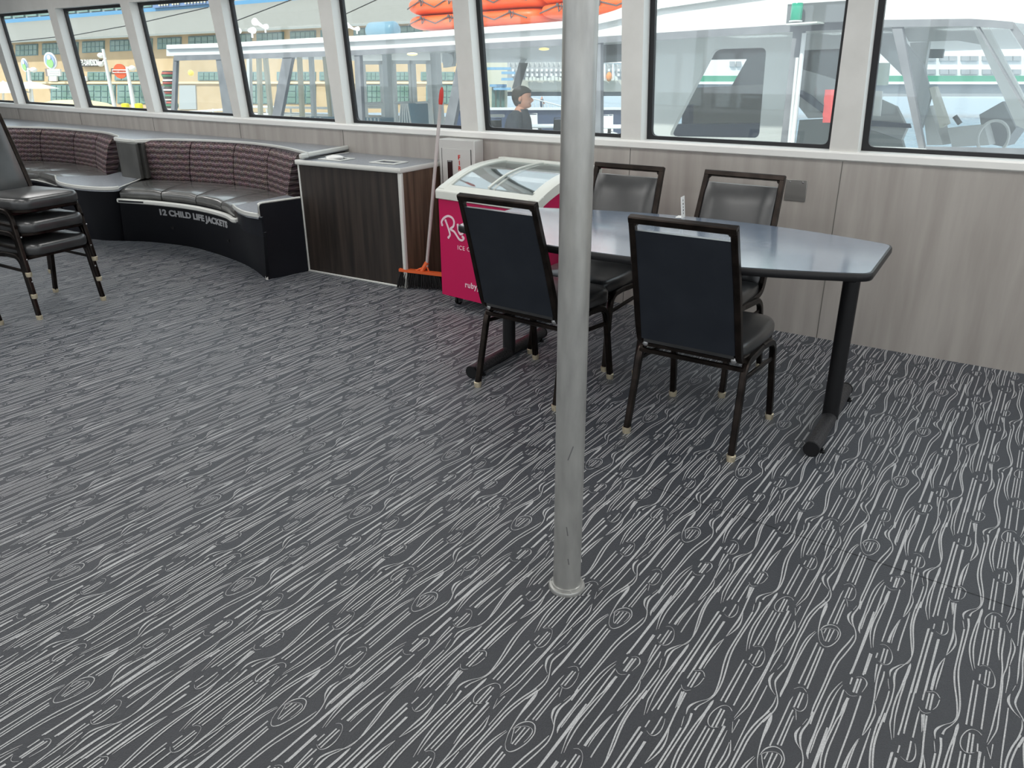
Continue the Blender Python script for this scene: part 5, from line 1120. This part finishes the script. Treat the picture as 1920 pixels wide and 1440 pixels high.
# small distant figure on the float
fe = yp_(1016, 179, 75) - SU * 1.7; p2 = root('person', fe, 'tiny distant person in dark clothes on the float, right of the man', 'person')
V2 = [(0, 0, .95), (0, 0, 1.2), (0, 0, 1.42), (0, 0, 1.54), (.02, 0, 1.62), (0, .2, 1.38), (.1, .25, 1.1), (.25, .2, 1.0), (0, -.2, 1.38), (.1, -.25, 1.1), (.25, -.2, 1.0), (.02, .1, .5), (0, .1, .05), (-.02, -.1, .5), (0, -.1, .05)]
b = skinned(V2, [(0, 1), (1, 2), (2, 3), (3, 4), (2, 5), (5, 6), (6, 7), (2, 8), (8, 9), (9, 10), (0, 11), (11, 12), (0, 13), (13, 14)], [.14, .15, .14, .06, .10, .07, .05, .04, .07, .05, .04, .08, .06, .08, .06], 'b')
feet = fe; put(b, 'body', G['skin'], p2)
b = skinned([V2[0], V2[1], V2[2], V2[5], V2[6], V2[8], V2[9], V2[11], V2[12], V2[13], V2[14]], [(0, 1), (1, 2), (2, 3), (3, 4), (2, 5), (5, 6), (0, 7), (7, 8), (0, 9), (9, 10)], [.17, .18, .17, .10, .08, .10, .08, .11, .09, .11, .09], 'c'); put(b, 'clothing', G['navyint'], p2)

# ---------------------------------------------------------------- the pier building on the shore
pb = root('pier_building', fc_(250, 205), 'long tan pier building with grey shingle roof, blue clerestory and teal windows across the water', 'building')
ev = lambda x: 78 - (x - 15) * .0485
fs([(-260, ev(-260)), (900, ev(900)), (900, 212), (-260, 208)], 0, .4, 'wall', G['tan'], pb)
def up_at(x, y, off): return fc_(x, y, off)
rb = lambda x: 43 - (x - 15) * .080
m = MB(); m.loft([[fc_(x, ev(x), -.9), fc_(x, ev(x) - 1, -.9), fc_(x, rb(x), 9), fc_(x, rb(x) + 2, 9)] for x in (-260, 0, 200, 400, 600, 900)]); attach(m.build('shingle_roof', G['shingle']), pb)
m = MB(); m.loft([[fc_(x, ev(x) + 2.5, -1.0), fc_(x, ev(x) - .8, -1.0), fc_(x, ev(x) - .8, -.85), fc_(x, ev(x) + 2.5, -.85)] for x in (-260, 300, 900)]); attach(m.build('gutter', mat('gutter', (.25, .27, .26), .6)), pb)
m = MB(); m.loft([[fc_(x, rb(x) + 1, 8.9), fc_(x, rb(x) - 7, 8.9), fc_(x, rb(x) - 7, 9.2), fc_(x, rb(x) + 1, 9.2)] for x in (-260, 300, 900)]); attach(m.build('blue_fascia', G['blue']), pb)
fs([(-260, rb(-260) - 7), (900, rb(900) - 7), (900, rb(900) - 60), (-260, rb(-260) - 60)], 9.1, .3, 'upper_wall', mat('upwall', (.40, .38, .36), .8), pb)
for x in list(range(0, 290, 24)): fs([(x, rb(x) - 9), (x + 20, rb(x + 20) - 9), (x + 20, rb(x + 20) - 26), (x, rb(x) - 26)], 8.95, .15, 'clerestory_window', G['greenglass'], pb)
fs([(286, rb(286) - 6), (392, rb(392) - 6), (392, rb(392) - 24), (286, rb(286) - 24)], 8.7, .2, 'sign_board', mat('signblue', (.16, .24, .42), .6), pb)
m = MB(); rnd = random.Random(11)
for x in list(range(297, 316, 5)) + list(range(322, 336, 5)) + list(range(346, 388, 6)):
    h = rnd.choice((8, 10, 12)); poly_slab([fc_(x, rb(x) - 9, 8.6), fc_(x + 2.4, rb(x + 2) - 9, 8.6), fc_(x + 2.4, rb(x + 2) - 9 - h, 8.6), fc_(x, rb(x) - 9 - h, 8.6)], nF, .06, '', None, None, mb=m, build=False)
attach(m.build('sign_letters', G['cream']), pb)
def bwin(x0, x1, y0a, y0b, y1a, y1b, cols=4, rows=2, name='window'):
    fr = fs([(x0 - 1.2, y1a + 1.2), (x1 + 1.2, y1b + 1.2), (x1 + 1.2, y0b - 1.2), (x0 - 1.2, y0a - 1.2)], -.05, .1, name, G['teal'], pb)
    m = MB(); g = []
    for c in range(cols):
        for r in range(rows):
            f = lambda u, v: (x0 + (x1 - x0) * u, (y0a + (y0b - y0a) * u) * (1 - v) + (y1a + (y1b - y1a) * u) * v)
            u0, u1, v0, v1 = (c + .07) / cols, (c + .93) / cols, (r + .06) / rows, (r + .94) / rows
            poly_slab([fc_(*f(u0, v1), -.09), fc_(*f(u1, v1), -.09), fc_(*f(u1, v0), -.09), fc_(*f(u0, v0), -.09)], nF, .03, '', None, None, mb=m, build=False)
    o = m.build('pane', G['greenglass']); o.parent = fr; o.matrix_parent_inverse = Matrix.Identity(4)
for x0, x1 in ((-10, 22), (30, 69), (80, 112), (118, 145), (155, 194), (207, 250), (258, 284), (296, 338), (354, 412), (425, 470), (482, 530), (545, 590), (602, 650), (664, 712), (724, 790), (800, 860)):
    ya, yb_ = ev(x0) + 8, ev(x1) + 8; bwin(x0, x1, ya, yb_, ya + 19, yb_ + 19, 5, 2)
for x0, x1 in ((50, 80), (92, 128), (165, 206), (216, 262), (372, 412), (450, 500), (520, 590), (600, 650), (680, 712), (735, 766), (790, 850)): bwin(x0, x1, 136, 136, 150, 150, 4, 2)
for x0, x1 in ((96, 135), (163, 215), (221, 275), (455, 505), (520, 590), (680, 715), (735, 766), (800, 850)): bwin(x0, x1, 160, 160, 193, 194, 4, 3, 'shopfront')
fs([(-260, 153), (900, 153), (900, 157), (-260, 157)], -.12, .12, 'cornice', mat('cornice', (.74, .62, .42), .8), pb)
fs([(300, 161), (326, 161), (326, 206), (300, 206)], -.06, .1, 'dark_doorway', mat('doorgrey', (.17, .19, .21), .7), pb); fs([(336, 160), (366, 160), (368, 205), (336, 205)], -.06, .1, 'grey_door', mat('greydoor', (.42, .45, .47), .7), pb)
for x0 in (92, 148, 262): fs([(x0, 143), (x0 + 14, 143), (x0 + 14, 152), (x0, 152)], -.2, .1, 'vent_louvre', M['white'], pb)
fs([(150, 113.5), (187.5, 111.5), (188, 124), (150, 125)], -.25, .2, 'shop_sign', mat('signdark', (.05, .045, .04), .6), pb)
def fac_text(body, x0, x1, ybase, off, m_, name='lettering', bold=.02):
    b = text_mb(body, 1, .02, bold); mnx, mxx = min(v[0] for v in b.v), max(v[0] for v in b.v); P0, P1 = fc_(x0, ybase, off), fc_(x1, ybase, off); s = (P1 - P0).length / (mxx - mnx); X = (P1 - P0).normalized(); hpx = None
    b.v = [tuple(P0 + X * ((v[0] - mnx) * s) + SU * (v[1] * s * 1.55) - nF * (v[2] + .01)) for v in b.v]; return attach(b.build(name, m_), pb)
fac_text('HARLEY-DAVIDSON', 140, 187, 122.5, -.27, M['white'])
# shore things in front of the building
rd = root('round_shop_sign', fc_(224, 134, -1), 'round orange shop sign with white lettered band hanging on the tan building', 'sign')
m = MB(); c0 = fc_(224.5, 133.5, -1.2); pxm = (c0 - CP).dot(_F) / FPX; rr2 = 12.8 * pxm; X = -hF
m.loft([[c0 + SR * (rr2 * .92 * math.cos(2 * math.pi * k / 28)) + SU * (rr2 * math.sin(2 * math.pi * k / 28)) + SF * d for k in range(28)] for d in (0, .12)]); attach(m.build('disc', mat('signorange', (.80, .10, .02), .5)), rd)
q = [c0 + SR * (x * pxm) + SU * (y * pxm) - SF * .06 for x, y in ((-13.2, -3), (13.2, -3), (13.2, 3), (-13.2, 3))]; poly_slab(q, SF, .06, 'band', M['white'], rd)
b = text_mb('HARLEY-DAVIDSON', 1, .01, .02); mnx, mxx = min(v[0] for v in b.v), max(v[0] for v in b.v); P0, P1 = c0 - SR * (12 * pxm) - SU * (1.6 * pxm) - SF * .07, c0 + SR * (12 * pxm) - SU * (1.6 * pxm) - SF * .07; s = (P1 - P0).length / (mxx - mnx); b.v = [tuple(P0 + (P1 - P0).normalized() * ((v[0] - mnx) * s) + SU * (v[1] * s * 1.7) - nF * v[2]) for v in b.v]; attach(b.build('lettering', mat('signorange2', (.6, .07, .02), .5)), rd)
fs([(208, 128), (213, 129), (213, 139), (208, 139)], -1.1, .2, 'bracket', mat('bracketbrown', (.10, .06, .04), .7), rd)
def oval_sign(cx, cy, rx, ry, label):
    o = root('round_logo_sign', fc_(cx, cy, -1), label, 'sign', 'round logo signs on the building'); c0 = fc_(cx, cy, -1.2); pxm_ = (c0 - CP).dot(_F) / FPX; ax, ay = rx * pxm_, ry * pxm_
    for nm, k, d, mm, sh2 in (('rim', 1, 0, mat('rimwhite', (.80, .82, .86), .5), 0), ('field', .78, -.05, mat('fieldblue', (.32, .42, .62), .5), 0), ('lower_field', .52, -.08, mat('fieldgreen', (.30, .62, .22), .5), -.28), ('emblem', .28, -.10, M['white'], .38)):
        m = MB(); m.loft([[c0 + SR * (ax * .9 * k * math.cos(2 * math.pi * j / 20)) + SU * (ay * (k * math.sin(2 * math.pi * j / 20) + sh2)) + SF * dd_ for j in range(20)] for dd_ in (d, .1)]); attach(m.build(nm, mm), o)
oval_sign(94, 114, 13, 15, 'larger round white, blue and green logo sign on the building'); oval_sign(46, 122, 7, 12, 'smaller round white, blue and green logo sign, left of the larger')
wb = root('white_sign_board', fc_(100, 137, -1), 'white board with grey lines below the larger round logo sign', 'sign'); fs([(88, 129.5), (112, 129.5), (113, 142.5), (90, 142.5)], -1.2, .1, 'board', M['white'], wb); fs([(84, 128.5), (88, 128.5), (90, 143), (86, 143)], -1.1, .3, 'board_side', mat('brds', (.25, .2, .18), .7), wb)
for y in (132.5, 136, 139.5): fs([(91, y), (110, y), (110, y + 1), (91, y + 1)], -1.24, .03, 'line', G['boatgrey'], wb)
def lamp_post(px_t, py_t, px_b, off, label, arms):
    tp2, bt2 = fc_(px_t, py_t, off), fc_(px_b, 206, off); o = root('lamp_post', bt2, label, 'lamp post', 'lamp posts on the pier'); m = MB(); m.tube([bt2, tp2], [.11, .07], 10); attach(m.build('post', mat('postpale', (.70, .72, .74), .5) if arms != 2 else G['boatgrey'], None, True), o)
    for dx, dy in ({1: ((10, 3),), 2: ((-4, 12), (-4, 28)), 0: ()}[arms]):
        c = fc_(px_t + dx, py_t + dy, off); m = MB(); m.ball(c, (.17, .17, .13), 12); attach(m.build('lamp_head', M['white'], None, True), o)
        m = MB(); m.tube([fc_(px_t + (dy * .18 if arms == 2 else 0), py_t + dy * .6, off), c], .04, 6); attach(m.build('lamp_arm', M['white'], None, True), o)
lamp_post(238, 125, 252, -4, 'pale lamp post with one hooded lamp, right of the orange sign', 1); lamp_post(53, 128, 62, -5, 'pale lamp post standing beside the white parasol', 1); lamp_post(193, 92, 216, -3, 'grey lamp post with two white lamp heads, left of the orange sign', 2)
for x, lb in ((237, 'yellow bollard on the pier, the left of two'), (262, 'yellow bollard on the pier, the right of two')):
    c = fc_(x, 210, -6); t2 = fc_(x, 194, -6); m = MB(); h = (t2 - c).length; m.lathe([(.17, 0), (.17, h * .9), (.12, h * .97), (.03, h)], (0, 0, 0), 14); m.v = [tuple(c + SR * v[0] + SF * v[1] + SU * v[2]) for v in m.v]; tag(m.build('bollard', G['yellow'], None, True), lb, 'bollard', 'yellow bollards on the pier')
def parasol(cx, y0, y1, hw, off, label):
    a = fc_(cx, y0, off); rad = (fc_(cx + hw, y1, off) - fc_(cx, y1, off)).length; dz = (fc_(cx, y0, off) - fc_(cx, y1, off)).length; o = root('parasol', fc_(cx, 206, off), label, 'parasol', 'white parasols on the pier')
    m = MB(); m.loft([[a - SU * (dz * t) + SR * (rad * t * math.cos(math.pi * k / 4)) + SF * (rad * t * math.sin(math.pi * k / 4)) for k in range(8)] for t in (.02, .5, 1)]); attach(m.build('canopy', M['white']), o)
    m = MB(); m.tube([a, fc_(cx, 206, off)], .05, 8); attach(m.build('pole', M['white'], None, True), o)
parasol(57, 152, 165, 26, -7, 'white parasol on the pier beside the pale lamp post'); parasol(6, 152, 172, 22, -8, 'white parasol at the far left edge of the view')
tp3 = root('totem_pole', fc_(322, 206, -4), 'dark carved totem pole with red and green bands on the pier', 'totem pole'); m = MB(); a = fc_(314, 133, -4); b = fc_(324, 206, -4); n_ = 14
rings = []; 
for k in range(n_ * 2 + 1):
    t = k / (n_ * 2); r = .22 + .07 * abs(math.sin(t * 16)); c = a.lerp(b, t); rings.append([c + SR * (r * math.cos(2 * math.pi * j / 12)) + SF * (r * math.sin(2 * math.pi * j / 12)) for j in range(12)])
for k in range(len(rings) - 1): m.loft([rings[k], rings[k + 1]], cap=False, mi=(0, 1, 0, 2, 0, 0, 3)[k % 7])
attach(m.build('carving', [mat('tot1', (.06, .045, .04), .7), mat('tot2', (.42, .06, .04), .6), mat('tot3', (.05, .25, .13), .6), M['white']], None, True), tp3)
tn = root('yellow_dinghy', fc_(100, 204, -9), 'pale yellow upturned boat shape lying on the pier below the shopfronts', 'boat'); m = MB(); rings = []
for x, h in ((52, 1), (60, 13), (80, 18), (110, 18.5), (125, 16), (135, 9), (140, 1)):
    a_, b_ = fc_(x, 206, -9), fc_(x, 206 - h, -9); rings.append([a_, a_ + (b_ - a_) * .7, b_ + nF * .5, b_ + nF * 1.2, a_ + (b_ - a_) * .7 + nF * 1.8, a_ + nF * 1.8])
m.loft(rings); attach(m.build('hull', mat('dinghy', (.80, .68, .34), .5), None, True), tn)
# pier deck and its front edge
m = MB(); q = [fc_(-600, 206, -16), fc_(300, 206, -16), fc_(480, 206, -5), fc_(900, 210, -3), fc_(900, 210, 2), fc_(-600, 206, 2)]; u0 = (fc_(250, 207, 0)); hh = (u0 - CP).dot(SU); q = [p - SU * ((p - CP).dot(SU) - hh) for p in q]
m.loft([q, [p - SU * 1.2 for p in q]]); tag(m.build('pier_deck', G['sand']), 'pale concrete pier deck in front of the tan building', 'pier')
# overhead cable
m = MB(); m.tube([yp_(20, 73, 30), yp_(110, 43, 30), yp_(245, 27, 30)] if False else [yp_(x, y, 30) for x, y in ((-40, 84), (20, 73), (135, 67), (245, 34), (330, 30), (383, 16), (437, 45), (545, 0))][:0] or [yp_(-20, 82, 40), yp_(140, 66, 38), yp_(250, 46, 36), yp_(390, 14, 34)], .02, 5); tag(m.build('overhead_cable', M['black']), 'thin dark cable sloping across in front of the shingle roof, left', 'cable')
m = MB(); m.tube([yp_(425, 46, 34), yp_(545, 0, 32), yp_(600, -22, 31)], .02, 5); tag(m.build('overhead_cable', M['black']), 'thin dark cable sloping in front of the shingle roof, above the floodlights', 'cable')
m = MB(); m.tube([yp_(640, 30, 34), yp_(705, 0, 32), yp_(740, -16, 31)], .02, 5); tag(m.build('overhead_cable', M['black']), 'thin dark cable sloping in front of the shingle roof, above the blue drum', 'cable')

# ---------------------------------------------------------------- across the water
yb2 = root('cream_pier_house', yp_(930, 205, 70), 'cream clapboard house with blue awnings and tall teal windows behind the man', 'building')
ys([(895, 96), (951, 96), (951, 204), (895, 204)], 70, 3, 'wall', G['cream'], yb2)
for x in (922, 931, 940): ys([(x, 158), (x + 6, 158), (x + 6, 202), (x, 202)], 69.8, .3, 'tall_window', G['greenglass'], yb2)
for x0, x1, y in ((913, 958, 126), (940, 966, 134), (940, 962, 146), (918, 950, 158), (925, 958, 164)): ys([(x0, y), (x1, y), (x1, y + 5), (x0, y + 5)], 69 - (x0 % 3), .8, 'awning', G['skyblue'], yb2)
qy = root('far_quay', yp_(1050, 180, 110), 'concrete quay wall across the water with a grey terminal building above', 'quay')
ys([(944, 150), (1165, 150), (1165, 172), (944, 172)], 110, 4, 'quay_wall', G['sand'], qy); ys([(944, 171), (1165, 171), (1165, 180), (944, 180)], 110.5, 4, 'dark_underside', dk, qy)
ys([(940, 110), (1170, 110), (1170, 126), (940, 126)], 118, 4, 'upper_storey', mat('upst', (.62, .63, .62), .7), qy); ys([(948, 126), (1170, 126), (1170, 151), (948, 151)], 117.5, 4, 'lower_storey', G['ygrey'], qy)
ys([(940, 100), (1170, 100), (1170, 110), (940, 110)], 119, 4, 'terminal_roof', mat('troof', (.42, .43, .43), .7), qy)
m = MB()
for x in range(952, 1165, 9): ys([(x, 111), (x + 1.6, 111), (x + 1.6, 125), (x, 125)], 117.4, .3, '', None, None, mb=m, build=False)
attach(m.build('mullions', G['ygrey']), qy)
m = MB()
for x in range(960, 1165, 9):
    for y in (129, 138): ys([(x, y), (x + 4, y), (x + 4, y + 5), (x, y + 5)], 117.2, .3, '', None, None, mb=m, build=False)
attach(m.build('pale_windows', mat('winwhite', (.78, .80, .80), .5)), qy)  # window blocks in plain pale white
m = MB(); rnd = random.Random(4)
for x in range(985, 1160, 7): ys([(x, 150 - rnd.randint(4, 9)), (x + 5, 150 - rnd.randint(4, 8)), (x + 5, 151), (x, 151)], 109, .6, '', None, None, mb=m, build=False)
tag(m.build('quay_barriers', mat('barrier', (.66, .66, .58), .7)), 'row of pale barriers and boxes along the top of the far quay', 'barriers', kind='stuff')
gw = root('gangway', yp_(1010, 205, 72), 'white railed gangway sloping down to the float beside the tiny person', 'gangway')
m = MB(); A_, B_ = yp_(985, 181, 72), yp_(1060, 201, 72); m.tube([A_, B_], .05, 6); m.tube([A_ - SU * 1.0, B_ - SU * 1.0], .05, 6)
for k in range(15): p = A_.lerp(B_, k / 14); m.tube([p, p - SU * 1.0], .025, 4)
attach(m.build('railing', M['white']), gw); m = MB(); q = [fe + SR * -8 - SF * 1.5, fe + SR * 8 - SF * 1.5, fe + SR * 8 + SF * 3, fe + SR * -8 + SF * 3]; m.add(q + [p - SU * .6 for p in q], [(0, 1, 2, 3), (7, 6, 5, 4), (0, 4, 5, 1), (1, 5, 6, 2), (2, 6, 7, 3), (3, 7, 4, 0)]); attach(m.build('float', G['sand']), gw)
fy_ = root('ferry', yp_(1600, 178, 105), 'large white car ferry with green stripe and rows of square windows across the water', 'ferry')
ys([(1290, 86), (1990, 86), (1990, 143), (1290, 143)], 105, 10, 'superstructure', M['white'], fy_); ys([(1285, 142), (1995, 142), (1995, 153), (1285, 153)], 104.8, 10, 'green_stripe', G['green'], fy_); ys([(1285, 153), (1995, 153), (1995, 158), (1285, 158)], 104.7, 10, 'white_band', M['white'], fy_); ys([(1285, 158), (1995, 158), (1970, 181), (1300, 181)], 105.5, 9, 'car_deck', G['ygrey'], fy_)
for x in (1369, 1381): ys([(x, 115), (x + 9, 115), (x + 9, 125), (x, 125)], 104.7, .3, 'window', G['ygrey'], fy_)
for y0 in (105, 130):
    for k in range(12): x = 1738 + k * 20 + (5 if k % 2 else 0); ys([(x, y0), (x + 17, y0), (x + 17, y0 + 9), (x, y0 + 9)], 104.7, .3, 'window', G['ygrey'], fy_)
ys([(1300, 72), (1500, 72), (1500, 88), (1300, 88)], 108, 6, 'upper_deck', M['white'], fy_)
tw = root('transfer_span', yp_(1145, 150, 100), 'white steel lattice tower of the ferry berth right of the pole', 'tower'); m = MB()
for a, b in (((1134, 150), (1134, 102)), ((1150, 150), (1150, 102)), ((1134, 102), (1150, 112)), ((1150, 102), (1134, 112)), ((1134, 112), (1165, 118)), ((1130, 118), (1165, 118)), ((1134, 112), (1150, 118)), ((1150, 112), (1134, 118))): m.tube([yp_(*a, 100), yp_(*b, 100)], .14, 4)
attach(m.build('lattice', M['white']), tw)
for x, lb in ((1126, 'left of two orange marks beyond the water'), (1142, 'right of two orange marks beyond the water')):
    c = yp_(x, 144, 100); m = MB(); m.ball(c, (.35, .35, .55), 10); tag(m.build('buoy', mat('buoy', (.85, .30, .08), .6), None, True), lb, 'buoy', 'orange marks beyond the water')
